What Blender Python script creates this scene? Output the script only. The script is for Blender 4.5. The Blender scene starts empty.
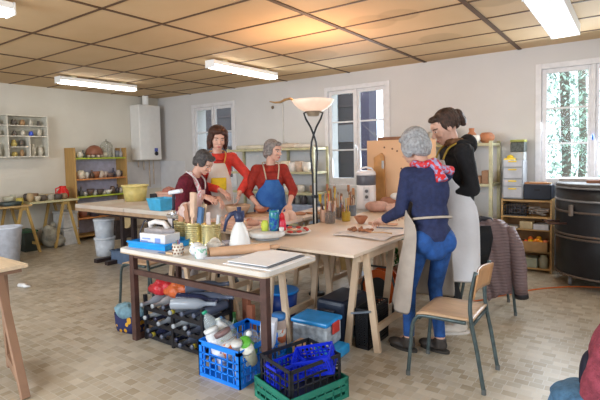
import bpy, bmesh, math, random
from mathutils import Vector, Matrix, noise
R = math.radians
V = Vector
sc = bpy.context.scene
col = sc.collection
random.seed(7)

# ---------------------------------------------------------------- camera
F_PX = 464.85
cam_d = bpy.data.cameras.new('camera')
cam_d.sensor_width = 36.0
cam_d.lens = F_PX / 600 * 36
cam_d.shift_y = -(200 - 179.43) / 600
cam_d.clip_start = 0.05
cam = bpy.data.objects.new('camera', cam_d)
col.objects.link(cam)
yaw, pit, rol = 0.624275, -0.0548525, -0.021199
fw = V((-math.sin(yaw) * math.cos(pit), math.cos(yaw) * math.cos(pit), math.sin(pit)))
rt = V((math.cos(yaw), math.sin(yaw), 0)); up = rt.cross(fw)
r2 = rt * math.cos(rol) + up * math.sin(rol)
u2 = -rt * math.sin(rol) + up * math.cos(rol)
m = Matrix((r2, u2, -fw)).transposed().to_4x4()
m.translation = V((0, 0, 1.45))
cam.matrix_world = m
sc.camera = cam

# ---------------------------------------------------------------- sky, daylight, exposure
sc.view_settings.view_transform = 'Standard'
sc.view_settings.look = 'None'
sc.view_settings.exposure = 0.58
sc.view_settings.gamma = 1.0
sc.view_settings.use_curve_mapping = False
w = bpy.data.worlds.new('sky'); sc.world = w; w.use_nodes = True
bgn = w.node_tree.nodes['Background']
bgn.inputs[0].default_value = (0.74, 0.87, 1.0, 1)
bgn.inputs[1].default_value = 3.0

def area(name, loc, target, sx, sy, power, color):
    d = bpy.data.lights.new(name, 'AREA'); d.shape = 'RECTANGLE'
    d.size, d.size_y, d.energy, d.color = sx, sy, power, color
    o = bpy.data.objects.new(name, d); col.objects.link(o)
    o.location = loc
    o.rotation_euler = (V(target) - V(loc)).to_track_quat('-Z', 'Y').to_euler()
    return o
DAY = (0.80, 0.90, 1.0)
# daylight entering by the windows (the wide ones behind the photographer first), plus an added fill at the right
area('daylight_rear', (-3.6, -2.1, 1.75), (-3.4, 4, 0.6), 4.6, 1.5, 185, DAY)
area('fill_right', (1.85, 1.6, 1.7), (-3, 2.2, 0.6), 3.2, 1.4, 75, DAY)  # added fill lamp; the right wall has no window
area('daylight_back', (-0.40, 6.22, 1.78), (-0.8, 2.5, 0.6), 1.1, 1.3, 34, DAY)
area('daylight_middle', (-3.48, 6.22, 1.75), (-3.2, 2.5, 0.6), 0.9, 1.3, 14, DAY)

# ---------------------------------------------------------------- materials
_m = {}
def M(c, rough=0.6, metal=0.0, var=0.10, scale=14.0, bump=0.0, bscale=60.0, trans=0.0, emit=None, es=1.0, alpha=1.0, sub=0.0, c2=None, ior=1.45):
    key = (tuple(c), rough, metal, var, scale, bump, bscale, trans, tuple(emit) if emit else None, es, alpha, sub, tuple(c2) if c2 else None)
    if key in _m: return _m[key]
    mt = bpy.data.materials.new('surface_%03d' % len(_m)); mt.use_nodes = True
    nt = mt.node_tree; b = nt.nodes['Principled BSDF']
    b.inputs['Roughness'].default_value = rough
    b.inputs['Metallic'].default_value = metal
    b.inputs['IOR'].default_value = ior
    b.inputs['Transmission Weight'].default_value = trans
    b.inputs['Alpha'].default_value = alpha
    if emit:
        b.inputs['Emission Color'].default_value = (*emit, 1)
        b.inputs['Emission Strength'].default_value = es
    if var > 0:
        tc = nt.nodes.new('ShaderNodeTexCoord'); n = nt.nodes.new('ShaderNodeTexNoise')
        n.inputs['Scale'].default_value = scale; n.inputs['Detail'].default_value = 4
        nt.links.new(tc.outputs['Object'], n.inputs['Vector'])
        r = nt.nodes.new('ShaderNodeValToRGB')
        lo = c2 if c2 else [x * (1 - var) for x in c]
        hi = c if c2 else [min(1, x * (1 + var)) for x in c]
        r.color_ramp.elements[0].color = (*lo, 1); r.color_ramp.elements[1].color = (*hi, 1)
        r.color_ramp.elements[0].position = 0.35; r.color_ramp.elements[1].position = 0.65
        nt.links.new(n.outputs['Fac'], r.inputs['Fac']); nt.links.new(r.outputs['Color'], b.inputs['Base Color'])
    else:
        b.inputs['Base Color'].default_value = (*c, 1)
    if bump > 0:
        tc = nt.nodes.new('ShaderNodeTexCoord'); n = nt.nodes.new('ShaderNodeTexNoise')
        n.inputs['Scale'].default_value = bscale; n.inputs['Detail'].default_value = 5
        nt.links.new(tc.outputs['Object'], n.inputs['Vector'])
        bp = nt.nodes.new('ShaderNodeBump'); bp.inputs['Strength'].default_value = bump; bp.inputs['Distance'].default_value = 0.02
        nt.links.new(n.outputs['Fac'], bp.inputs['Height']); nt.links.new(bp.outputs['Normal'], b.inputs['Normal'])
    _m[key] = mt
    return mt

def wood(c, dark=0.62, rough=0.55, sx=1.0, sy=12.0, sz=12.0):
    key = ('w', tuple(c), dark, rough, sx, sy, sz)
    if key in _m: return _m[key]
    mt = bpy.data.materials.new('wood_%03d' % len(_m)); mt.use_nodes = True
    nt = mt.node_tree; b = nt.nodes['Principled BSDF']; b.inputs['Roughness'].default_value = rough
    tc = nt.nodes.new('ShaderNodeTexCoord'); mp = nt.nodes.new('ShaderNodeMapping')
    mp.inputs['Scale'].default_value = (sx, sy, sz)
    n = nt.nodes.new('ShaderNodeTexNoise'); n.inputs['Scale'].default_value = 4; n.inputs['Detail'].default_value = 6
    n.inputs['Distortion'].default_value = 0.6
    r = nt.nodes.new('ShaderNodeValToRGB')
    r.color_ramp.elements[0].color = (*[x * dark for x in c], 1); r.color_ramp.elements[1].color = (*c, 1)
    r.color_ramp.elements[0].position = 0.3; r.color_ramp.elements[1].position = 0.6
    nt.links.new(tc.outputs['Object'], mp.inputs[0]); nt.links.new(mp.outputs[0], n.inputs['Vector'])
    nt.links.new(n.outputs['Fac'], r.inputs['Fac']); nt.links.new(r.outputs['Color'], b.inputs['Base Color'])
    _m[key] = mt
    return mt

def glass(c=(0.9, 0.95, 0.95), rough=0.05, a=0.25):
    # thin clear sheet or vessel: mostly see-through with a gloss
    return M(c, rough, 0, 0, alpha=a)

# ---------------------------------------------------------------- mesh building
class MB:
    def __init__(s): s.v = []; s.f = []; s.sm = []; s.mi = []; s.m = 0
    def add(s, vs, fs, smooth=False):
        b = len(s.v); s.v += [tuple(x) for x in vs]
        for f in fs: s.f.append([b + i for i in f]); s.sm.append(smooth); s.mi.append(s.m)
        return s
    def box(s, c, d, rot=None, taper=1.0):
        hx, hy, hz = d[0] / 2, d[1] / 2, d[2] / 2
        vs = [V((x * hx * (taper if z > 0 else 1), y * hy * (taper if z > 0 else 1), z * hz)) for z in (-1, 1) for y in (-1, 1) for x in (-1, 1)]
        if rot is not None:
            q = rot if isinstance(rot, Matrix) else Matrix.Rotation(rot, 3, 'Z')
            vs = [q @ x for x in vs]
        c = V(c)
        return s.add([x + c for x in vs], [(0, 2, 3, 1), (4, 5, 7, 6), (0, 1, 5, 4), (2, 6, 7, 3), (0, 4, 6, 2), (1, 3, 7, 5)])
    def bb(s, x0, x1, y0, y1, z0, z1):
        return s.box(((x0 + x1) / 2, (y0 + y1) / 2, (z0 + z1) / 2), (abs(x1 - x0), abs(y1 - y0), abs(z1 - z0)))
    def bar(s, p, q, w, h, upv=(0, 0, 1)):
        p, q = V(p), V(q); d = (q - p); L = d.length; d.normalize()
        u = V(upv)
        if abs(d.dot(u)) > 0.98: u = V((0, 1, 0))
        a = d.cross(u).normalized(); b = a.cross(d)
        return s.box((p + q) / 2, (L, w, h), Matrix((d, a, b)).transposed())
    def cone(s, p, q, r1, r2, n=16, cap=True, sm=True):
        p, q = V(p), V(q); d = (q - p).normalized()
        u = V((0, 0, 1)) if abs(d.z) < 0.95 else V((1, 0, 0))
        a = d.cross(u).normalized(); b = d.cross(a)
        ring = [a * math.cos(2 * math.pi * i / n) + b * math.sin(2 * math.pi * i / n) for i in range(n)]
        vs = [p + x * r1 for x in ring] + [q + x * r2 for x in ring]
        s.add(vs, [(i, n + i, n + (i + 1) % n, (i + 1) % n) for i in range(n)], sm)
        if cap:
            s.add([p + x * r1 for x in ring], [tuple(range(n))]); s.add([q + x * r2 for x in ring], [tuple(reversed(range(n)))])
        return s
    def solid_cone(s, p, q, r1, r2, n=16):      # one welded closed piece, for remeshing
        p, q = V(p), V(q); d = (q - p).normalized()
        u = V((0, 0, 1)) if abs(d.z) < 0.95 else V((1, 0, 0))
        a = d.cross(u).normalized(); b = d.cross(a)
        ring = [a * math.cos(2 * math.pi * i / n) + b * math.sin(2 * math.pi * i / n) for i in range(n)]
        return s.add([p + x * r1 for x in ring] + [q + x * r2 for x in ring],
                     [(i, n + i, n + (i + 1) % n, (i + 1) % n) for i in range(n)] + [tuple(range(n)), tuple(reversed(range(n, 2 * n)))], True)
    def lathe(s, prof, n=24, c=(0, 0, 0), sm=True, rot=None, flute=0, fa=0.0):
        c = V(c); vs = []
        for r, z in prof:
            for i in range(n):
                a = 2 * math.pi * i / n
                rr = r * (1 + fa * math.cos(flute * a)) if flute else r
                vs.append(V((rr * math.cos(a), rr * math.sin(a), z)))
        if rot is not None: vs = [rot @ x for x in vs]
        vs = [x + c for x in vs]
        fs = []
        for k in range(len(prof) - 1):
            for i in range(n):
                j = (i + 1) % n
                fs.append((k * n + i, k * n + j, (k + 1) * n + j, (k + 1) * n + i))
        if prof[0][0] > 1e-5: fs.append(tuple(reversed(range(n))))
        if prof[-1][0] > 1e-5: fs.append(tuple((len(prof) - 1) * n + i for i in range(n)))
        return s.add(vs, fs, sm)
    def ell(s, c, r, rot=None, n=16, k=10):
        c = V(c); vs = [V((0, 0, -r[2]))]
        for j in range(1, k):
            t = math.pi * j / k
            for i in range(n):
                a = 2 * math.pi * i / n
                vs.append(V((r[0] * math.sin(t) * math.cos(a), r[1] * math.sin(t) * math.sin(a), -r[2] * math.cos(t))))
        vs.append(V((0, 0, r[2])))
        if rot is not None: vs = [rot @ x for x in vs]
        fs = [(0, 1 + (i + 1) % n, 1 + i) for i in range(n)]
        for j in range(k - 2):
            for i in range(n):
                q = (i + 1) % n
                fs.append((1 + j * n + i, 1 + j * n + q, 1 + (j + 1) * n + q, 1 + (j + 1) * n + i))
        b = 1 + (k - 2) * n; e = len(vs) - 1
        fs += [(b + i, b + (i + 1) % n, e) for i in range(n)]
        return s.add([x + c for x in vs], fs, True)
    def tube(s, pts, r, n=8, closed=False, rs=None):
        P = [V(p) for p in pts]; L = len(P); vs = []; a = None
        for i, p in enumerate(P):
            if closed: d = P[(i + 1) % L] - P[i - 1]
            else: d = P[min(i + 1, L - 1)] - P[max(i - 1, 0)]
            d.normalize()
            if a is None:
                u = V((0, 0, 1)) if abs(d.z) < 0.9 else V((1, 0, 0))
                a = d.cross(u).normalized()
            else: a = (a - d * a.dot(d)).normalized()
            b = d.cross(a); rr = rs[i] if rs else r
            vs += [p + a * rr * math.cos(2 * math.pi * k / n) + b * rr * math.sin(2 * math.pi * k / n) for k in range(n)]
        fs = []
        for i in range(L if closed else L - 1):
            j = (i + 1) % L
            for k in range(n):
                q = (k + 1) % n
                fs.append((i * n + k, j * n + k, j * n + q, i * n + q))
        if not closed: fs += [tuple(range(n)), tuple(reversed(range((L - 1) * n, L * n)))]
        return s.add(vs, fs, True)
    def prism(s, poly, z0, z1, sm=False, m=None):
        n = len(poly); area2 = sum(poly[i][0] * poly[(i + 1) % n][1] - poly[(i + 1) % n][0] * poly[i][1] for i in range(n))
        if area2 < 0: poly = poly[::-1]
        vs = [V((x, y, z0)) for x, y in poly] + [V((x, y, z1)) for x, y in poly]
        if m is not None: vs = [m @ x for x in vs]
        s.add(vs, [tuple(reversed(range(n))), tuple(range(n, 2 * n))])
        b = len(s.v) - 2 * n
        for i in range(n):
            s.f.append([b + i, b + (i + 1) % n, b + n + (i + 1) % n, b + n + i]); s.sm.append(sm); s.mi.append(s.m)
        return s
    def grid(s, rows, closed=False, sm=True):
        n = len(rows[0]); vs = [p for r_ in rows for p in r_]
        fs = []
        for j in range(len(rows) - 1):
            for i in range(n if closed else n - 1):
                q = (i + 1) % n
                fs.append((j * n + i, j * n + q, (j + 1) * n + q, (j + 1) * n + i))
        return s.add(vs, fs, sm)
    def mesh(s, name):
        me = bpy.data.meshes.new(name); me.from_pydata(s.v, [], s.f)
        me.polygons.foreach_set('use_smooth', s.sm); me.polygons.foreach_set('material_index', s.mi)
        me.update(); return me
    def build(s, name, mt, parent=None, loc=(0, 0, 0), bevel=0.0, solid=0.0, sub=0, rz=0.0, flipfix=False):
        me = s.mesh(name)
        o = bpy.data.objects.new(name, me); col.objects.link(o)
        for x in (mt if isinstance(mt, (list, tuple)) else [mt]): me.materials.append(x)
        o.location = loc; o.rotation_euler.z = rz
        if parent is not None: o.parent = parent
        if solid:
            md = o.modifiers.new('thickness', 'SOLIDIFY'); md.thickness = solid; md.offset = 0
        if sub:
            md = o.modifiers.new('smooth', 'SUBSURF'); md.levels = sub; md.render_levels = sub
        if bevel:
            md = o.modifiers.new('bevel', 'BEVEL'); md.width = bevel; md.segments = 2; md.limit_method = 'ANGLE'; md.angle_limit = R(40)
        return o

def tag(o, label=None, cat=None, group=None, kind=None):
    if label: o['label'] = label
    if cat: o['category'] = cat
    if group: o['group'] = group
    if kind: o['kind'] = kind
    return o
def thing(name, label, cat, loc=(0, 0, 0), rz=0.0, group=None):
    o = bpy.data.objects.new(name, None); col.objects.link(o); o.empty_display_size = 0.1
    o.location = loc; o.rotation_euler.z = rz
    return tag(o, label, cat, group)
def setting(name, loc=(0, 0, 0)):
    o = bpy.data.objects.new(name, None); col.objects.link(o); o.location = loc; o['kind'] = 'structure'
    return o
def dup(root, loc, rz=None, label=None, scale=None, group=None):
    def cp(o, par):
        c = o.copy(); col.objects.link(c); c.parent = par
        for ch in o.children: cp(ch, c)
        return c
    c = cp(root, root.parent); c.location = loc
    if rz is not None: c.rotation_euler.z = rz
    if scale: c.scale = scale if isinstance(scale, (tuple, list)) else (scale,) * 3
    if label: c['label'] = label
    if group: c['group'] = group
    return c
def paint(root, partname, mt):       # give a copied part its own mesh with another material
    for ch in [root] + list(root.children):
        if ch.type == 'MESH' and ch.name.split('.')[0] == partname:
            ch.data = ch.data.copy(); ch.data.materials.clear(); ch.data.materials.append(mt)
def remesh(mb, name, voxel, smooth=4, fac=0.6):
    o = mb.build(name + '_src', [])
    md = o.modifiers.new('r', 'REMESH'); md.mode = 'VOXEL'; md.voxel_size = voxel; md.use_smooth_shade = True
    md = o.modifiers.new('s', 'SMOOTH'); md.iterations = smooth; md.factor = fac
    dg = bpy.context.evaluated_depsgraph_get()
    me = bpy.data.meshes.new_from_object(o.evaluated_get(dg))
    src = o.data
    bpy.data.objects.remove(o); bpy.data.meshes.remove(src)
    me.name = name
    me.polygons.foreach_set('use_smooth', [True] * len(me.polygons))
    return me
def link(me, name, mt, parent=None, loc=(0, 0, 0)):
    o = bpy.data.objects.new(name, me); col.objects.link(o)
    for x in (mt if isinstance(mt, (list, tuple)) else [mt]): me.materials.append(x)
    if parent is not None: o.parent = parent
    o.location = loc
    return o

# ================================================================= SETTING
XL, XR, YB, YF, ZC = -8.2, 1.95, 6.3, -2.25, 2.68
def floor_mat():
    mt = bpy.data.materials.new('small_mixed_floor_tiles'); mt.use_nodes = True
    nt = mt.node_tree; L = nt.links; N = nt.nodes; b = N['Principled BSDF']
    tc = N.new('ShaderNodeTexCoord'); mp = N.new('ShaderNodeMapping'); mp.inputs['Rotation'].default_value = (0, 0, 0)
    L.new(tc.outputs['Object'], mp.inputs[0])
    def brick(w_, h_, off, sq, mort):
        t = N.new('ShaderNodeTexBrick'); t.offset = off; t.squash = sq; t.squash_frequency = 3
        t.inputs['Scale'].default_value = 1.0; t.inputs['Brick Width'].default_value = w_; t.inputs['Row Height'].default_value = h_
        t.inputs['Mortar Size'].default_value = mort; t.inputs['Bias'].default_value = 0.0
        t.inputs['Color1'].default_value = (0, 0, 0, 1); t.inputs['Color2'].default_value = (1, 1, 1, 1); t.inputs['Mortar'].default_value = (0.5, 0.5, 0.5, 1)
        L.new(mp.outputs[0], t.inputs['Vector']); return t
    t1 = brick(0.085, 0.065, 0.37, 0.62, 0.0022)
    ramp = N.new('ShaderNodeValToRGB'); cr = ramp.color_ramp; cr.interpolation = 'CONSTANT'
    cols = [(0.0, (0.39, 0.325, 0.235)), (0.22, (0.46, 0.395, 0.305)), (0.45, (0.53, 0.47, 0.38)), (0.62, (0.42, 0.365, 0.285)), (0.80, (0.49, 0.435, 0.355))]
    cr.elements[0].position = 0; cr.elements[0].color = (*cols[0][1], 1)
    cr.elements[1].position = cols[1][0]; cr.elements[1].color = (*cols[1][1], 1)
    for p, c in cols[2:]:
        e = cr.elements.new(p); e.color = (*c, 1)
    L.new(t1.outputs['Color'], ramp.inputs['Fac'])
    n = N.new('ShaderNodeTexNoise'); n.inputs['Scale'].default_value = 1.4; n.inputs['Detail'].default_value = 6; n.inputs['Roughness'].default_value = 0.65
    L.new(tc.outputs['Object'], n.inputs['Vector'])
    r2_ = N.new('ShaderNodeValToRGB'); r2_.color_ramp.elements[0].position = 0.35; r2_.color_ramp.elements[0].color = (0.80, 0.76, 0.70, 1)
    r2_.color_ramp.elements[1].position = 0.68; r2_.color_ramp.elements[1].color = (1.10, 1.10, 1.10, 1)
    L.new(n.outputs['Fac'], r2_.inputs['Fac'])
    mx = N.new('ShaderNodeMix'); mx.data_type = 'RGBA'; mx.blend_type = 'MULTIPLY'; mx.inputs['Factor'].default_value = 1
    L.new(ramp.outputs['Color'], mx.inputs['A']); L.new(r2_.outputs['Color'], mx.inputs['B'])
    mm = N.new('ShaderNodeMix'); mm.data_type = 'RGBA'; L.new(t1.outputs['Fac'], mm.inputs['Factor'])
    L.new(mx.outputs['Result'], mm.inputs['A']); mm.inputs['B'].default_value = (0.49, 0.45, 0.38, 1)
    L.new(mm.outputs['Result'], b.inputs['Base Color'])
    rr = N.new('ShaderNodeMapRange'); rr.inputs['To Min'].default_value = 0.24; rr.inputs['To Max'].default_value = 0.48
    L.new(n.outputs['Fac'], rr.inputs['Value']); L.new(rr.outputs['Result'], b.inputs['Roughness'])
    bp = N.new('ShaderNodeBump'); bp.invert = True; bp.inputs['Strength'].default_value = 0.25; bp.inputs['Distance'].default_value = 0.003
    L.new(t1.outputs['Fac'], bp.inputs['Height']); L.new(bp.outputs['Normal'], b.inputs['Normal'])
    return mt
tag(MB().bb(XL, XR, YF, YB, -0.1, 0).build('floor', floor_mat()), kind='structure')

def ceiling_mat():
    mt = bpy.data.materials.new('aged_tan_ceiling_panels'); mt.use_nodes = True
    nt = mt.node_tree; L = nt.links; N = nt.nodes; b = N['Principled BSDF']; b.inputs['Roughness'].default_value = 0.75
    tc = N.new('ShaderNodeTexCoord')
    n = N.new('ShaderNodeTexNoise'); n.inputs['Scale'].default_value = 0.9; n.inputs['Detail'].default_value = 5
    L.new(tc.outputs['Object'], n.inputs['Vector'])
    r = N.new('ShaderNodeValToRGB'); r.color_ramp.elements[0].position = 0.35; r.color_ramp.elements[1].position = 0.65
    r.color_ramp.elements[0].color = (0.56, 0.385, 0.205, 1); r.color_ramp.elements[1].color = (0.63, 0.45, 0.26, 1)
    L.new(n.outputs['Fac'], r.inputs['Fac'])
    last = r.outputs['Color']
    for (x, y, rad) in ((-2.05, 4.05, 0.26), (-1.75, 4.0, 0.2), (-3.25, 4.9, 0.3), (-1.75, 5.1, 0.24), (-0.95, 4.1, 0.22)):   # round damp stains
        d = N.new('ShaderNodeVectorMath'); d.operation = 'DISTANCE'; d.inputs[1].default_value = (x, y, ZC)
        L.new(tc.outputs['Object'], d.inputs[0])
        mr = N.new('ShaderNodeMapRange'); mr.inputs['From Min'].default_value = rad * 0.85; mr.inputs['From Max'].default_value = rad
        mr.inputs['To Min'].default_value = 0.45; mr.inputs['To Max'].default_value = 0
        L.new(d.outputs['Value'], mr.inputs['Value'])
        mx = N.new('ShaderNodeMix'); mx.data_type = 'RGBA'; L.new(mr.outputs['Result'], mx.inputs['Factor'])
        L.new(last, mx.inputs['A']); mx.inputs['B'].default_value = (0.36, 0.25, 0.13, 1); last = mx.outputs['Result']
    L.new(last, b.inputs['Base Color'])
    return mt
tag(MB().bb(XL, XR, YF, YB, ZC, ZC + 0.08).build('ceiling', ceiling_mat()), kind='structure')
barm = M((0.10, 0.05, 0.022), 0.6, 0, 0.1)
g = MB()
for i in range(-6, 8):
    y = 1.624 + 0.6 * i
    if YF < y < YB: g.bb(XL, XR, y - 0.011, y + 0.011, ZC - 0.006, ZC + 0.002)
tag(g.build('trim_1', barm), kind='structure')
g = MB()
for j in range(-3, 7):
    x = -1.165 - 1.2 * j
    wd = 0.022 if j in (0, 1) else 0.013
    if XL < x < XR: g.bb(x - wd, x + wd, YF, YB, ZC - 0.009, ZC + 0.001)
tag(g.build('trim_2', barm), kind='structure')

def wall_mat(name, c, lo):
    mt = M(c, 0.85, 0, 0.05, 1.2, bump=0.12, bscale=9, c2=lo); mt.name = name; return mt
wm = wall_mat('painted_plaster', (0.65, 0.635, 0.63), (0.61, 0.595, 0.585))
# windows in the back wall: x0, x1, z0, z1
WIN = [(-7.10, -6.00, 0.90, 2.42), (-3.98, -2.93, 0.92, 2.45), (-0.95, 0.17, 0.95, 2.43)]
g = MB(); T = 0.32
xs = XL
for (x0, x1, z0, z1) in WIN:
    g.bb(xs, x0, YB, YB + T, 0, ZC); g.bb(x0, x1, YB, YB + T, 0, z0); g.bb(x0, x1, YB, YB + T, z1, ZC); xs = x1
g.bb(xs, XR, YB, YB + T, 0, ZC)
tag(g.build('wall_back', wm), kind='structure')
tag(MB().bb(XL - T, XL, YF, YB + T, 0, ZC).build('wall_left', wall_mat('painted_plaster_left', (0.66, 0.625, 0.55), (0.60, 0.56, 0.48))), kind='structure')
tag(MB().bb(XR, XR + T, YF, YB + T, 0, ZC).build('wall_right', wm), kind='structure')
tag(MB().bb(XL - T, XR + T, YF - T, YF, 0, ZC).build('wall_front', wm), kind='structure')
bm_ = M((0.42, 0.36, 0.29), 0.6)
tag(MB().bb(XL, XR, YB - 0.012, YB, 0, 0.07).build('baseboard_back', bm_), kind='structure')
tag(MB().bb(XL, XL + 0.012, YF, YB - 0.012, 0, 0.07).build('baseboard_left', bm_), kind='structure')

whitep = M((0.72, 0.71, 0.73), 0.45, 0, 0.05)
pane_m = M((0.25, 0.30, 0.34), 0.03, 0, 0, alpha=0.10)
def window(i, x0, x1, z0, z1, tint=whitep):
    o = setting('window_%d' % i, ((x0 + x1) / 2, YB, 0)); cx = (x0 + x1) / 2
    a, b = x0 - cx, x1 - cx
    g = MB()                                    # casing round the opening, slightly proud of the wall
    for (p, q, r_, s_) in ((a - 0.035, a + 0.03, z0 - 0.04, z1 + 0.035), (b - 0.03, b + 0.035, z0 - 0.04, z1 + 0.035), (a + 0.03, b - 0.03, z1 - 0.03, z1 + 0.035), (a + 0.03, b - 0.03, z0 - 0.04, z0 + 0.03)):
        g.bb(p, q, -0.025, 0.09, r_, s_)
    g.build('window_frame', tint, o, bevel=0.004)
    for s_, (p, q) in enumerate(((a + 0.032, -0.003), (0.003, b - 0.032))):
        zz0, zz1 = z0 + 0.032, z1 - 0.032; st = 0.052
        g = MB()
        g.bb(p, p + st, 0.0, 0.045, zz0, zz1); g.bb(q - st, q, 0.0, 0.045, zz0, zz1)
        g.bb(p + st, q - st, 0.0, 0.045, zz1 - st, zz1); g.bb(p + st, q - st, 0.0, 0.045, zz0, zz0 + 0.11)
        sh = g.build('sash', tint, o, bevel=0.004)
        hgt = (zz1 - st) - (zz0 + 0.11)
        m2 = MB()
        for k in (1, 2): m2.bb(p + st, q - st, 0.010, 0.035, zz0 + 0.11 + hgt * k / 3 - 0.011, zz0 + 0.11 + hgt * k / 3 + 0.011)
        m2.build('muntin', tint, sh)
        for k in range(3):
            MB().bb(p + st, q - st, 0.020, 0.024, zz0 + 0.11 + hgt * k / 3 + (0.011 if k else 0), zz0 + 0.11 + hgt * (k + 1) / 3 - (0.011 if k < 2 else 0)).build('pane', pane_m, sh)
    hd = MB(); hd.bb(-0.022, 0.022, -0.02, 0.0, z0 + 0.03, z1 - 0.03)
    hd.build('cover_strip', tint, o, bevel=0.003)
    kb = MB(); kb.ell((0, -0.045, z0 + 0.62), (0.013, 0.02, 0.035)); kb.cone((0, -0.02, z0 + 0.62), (0, -0.05, z0 + 0.62), 0.008, 0.008)
    kb.build('window_handle', M((0.03, 0.12, 0.45), 0.35) if i == 3 else M((0.5, 0.5, 0.48), 0.4), o)
    return o
for i, a in enumerate(WIN): window(i + 1, *a)

# outside: ground, the reddish wall with a door shutter close to the left windows, bushes and trees
tag(MB().bb(-16, 12, YB + T, 26, -0.35, -0.25).build('ground_outside', M((0.35, 0.36, 0.25), 0.9, 0, 0.2, 2)), kind='structure')
# ---- outside
t = thing('timber_clad_house', 'dark brown timber clad house with pale reflection band seen through the left and middle windows', 'house', (-7.2, 8.9, -0.25))
g = MB(); g.bb(-4.2, 2.42, 0, 0.6, 0, 5.2); g.build('wall', M((0.018, 0.010, 0.010), 0.7, 0, 0.3, 3), t)
g = MB(); g.bb(-4.2, 2.4, -0.06, 0.0, 1.94, 2.31); g.build('reflection_band', M((0.12, 0.11, 0.11), 0.6), t)  # pale strip put in for the reflections in the window panes
g = MB(); g.bb(2.41, 2.68, -0.1, 0.25, 0, 5.3); g.build('corner_post', M((0.028, 0.018, 0.045), 0.6), t)
g = MB(); g.bb(1.70, 1.87, -0.1, 0.0, 0, 5.0); g.build('downpipe', M((0.16, 0.19, 0.22), 0.5), t)
g = MB()
for k in range(12): g.bb(-4.2, 2.3, -0.03, 0.0, 0.3 + k * 0.4, 0.34 + k * 0.4)
g.build('cladding_battens', M((0.03, 0.014, 0.012), 0.7), t)

def bare_tree(x, y, h, label, seed):
    rnd = random.Random(seed)
    t = thing('bare_tree', label, 'tree', (x, y, -0.25))
    g = MB()
    def br(p, d, L, r, n):
        pts = [p]; q = p.copy()
        for i in range(4):
            d = (d + V((rnd.uniform(-.25, .25), rnd.uniform(-.25, .25), rnd.uniform(-.1, .2)))).normalized(); q = q + d * L / 4; pts.append(q.copy())
        g.tube(pts, r, 5, rs=[r * (1 - 0.15 * i) for i in range(5)])
        if n:
            for k in range(4 if n > 1 else 3):
                a = rnd.uniform(0, 6.28); e = V((math.cos(a), math.sin(a), rnd.uniform(0.0, 0.7))).normalized()
                br(pts[1 + k % 4], (d * 0.6 + e).normalized(), L * 0.6, r * 0.5, n - 1)
    br(V((0, 0, 0)), V((0, 0, 1)), h * 0.5, 0.06, 3)
    g.build('branches', M((0.22, 0.19, 0.17), 0.9), t)
bare_tree(-3.85, 9.4, 6.0, 'bare branched tree against the sky through the middle window', 3)

def leafy(x, y, h, rad, n, c, label, seed, z0=0.4):
    rnd = random.Random(seed)
    t = thing('leafy_tree', label, 'tree', (x, y, -0.25), group='trees outside the right window')
    MB().tube([(0, 0, 0), (0.05, 0.02, h * 0.4), (0, 0, h * 0.85)], 0.07, 8).build('trunk', M((0.16, 0.12, 0.09), 0.9), t)
    g = MB()
    for k in range(n):
        a = rnd.uniform(0, 6.28); zz = rnd.uniform(z0, h); rr = rad * math.sqrt(rnd.random()) * (0.55 + 0.45 * math.sin(math.pi * min(1, zz / h)))
        rr *= 0.75 + 0.25 * math.sin(zz * 5 + a * 3)
        p = V((rr * math.cos(a), rr * math.sin(a), zz))
        q = Matrix.Rotation(rnd.uniform(0, 6.28), 3, 'Z') @ Matrix.Rotation(rnd.uniform(-1, 1), 3, 'X')
        s_ = rnd.uniform(0.022, 0.048)
        g.add([p + q @ V(u) * s_ for u in ((0, -1.5, 0), (0.55, 0, 0.15), (0, 1.5, 0), (-0.55, 0, 0.15))], [(0, 1, 2, 3)])
        g.mi[-1] = rnd.choice((0, 0, 1, 2))
    ms = [M(c, 0.5, 0, 0), M([q * 0.5 for q in c], 0.5, 0, 0), M([min(1, q * 1.7) for q in c], 0.4, 0, 0)]
    g.build('foliage', ms, t)
leafy(-0.95, 8.7, 3.6, 0.55, 2200, (0.42, 0.54, 0.45), 'green leafy tree just outside the left sash of the right window', 1)
leafy(0.20, 8.9, 4.0, 0.55, 1800, (0.42, 0.58, 0.38), 'light green tree outside the right sash of the right window', 2)
leafy(-0.9, 11.0, 4.4, 1.2, 3000, (0.42, 0.58, 0.48), 'taller pale green tree further back outside the right window', 3)

# ---- ceiling lights
lampw = M((0.9, 0.9, 0.88), 0.4, 0, 0)
tube_m = M((1, 1, 1), 0.4, 0, 0, emit=(1.0, 0.97, 0.88), es=9.0)
def batten(x, y, label, L=1.26, drop=0.075):
    t = thing('ceiling_light', label, 'ceiling light', (x, y, ZC), group='fluorescent ceiling lights')
    g = MB(); g.bb(-0.075, 0.075, -L / 2, L / 2, -drop - 0.005, -drop + 0.05)
    g.build('housing', lampw, t, bevel=0.008)
    g = MB(); g.bb(-0.068, 0.068, -L / 2 + 0.015, L / 2 - 0.015, -drop - 0.045, -drop - 0.004)
    g.build('diffuser', tube_m, t, bevel=0.012)
    for s_ in (-1, 1):
        MB().bb(-0.06, 0.06, s_ * 0.42 - 0.04, s_ * 0.42 + 0.04, -drop + 0.048, -0.002).build('bracket', M((0.62, 0.55, 0.35), 0.5), t)
    for s_ in (-1, 1): MB().bb(-0.078, 0.078, s_ * (L / 2 + 0.006) - 0.006, s_ * (L / 2 + 0.006) + 0.006, -drop - 0.045, -drop + 0.05).build('end_cap', lampw, t)
batten(-6.85, 4.15, 'slim fluorescent tube light over the far left workbench')
batten(-4.36, 4.80, 'fluorescent tube light in the middle of the ceiling, above the women')
batten(-3.95, 1.05, 'fluorescent light cut off at the top left corner')
t = thing('ceiling_light', 'wide twin fluorescent light near the right window', 'ceiling light', (-0.585, 4.68, ZC), group='fluorescent ceiling lights')
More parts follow.
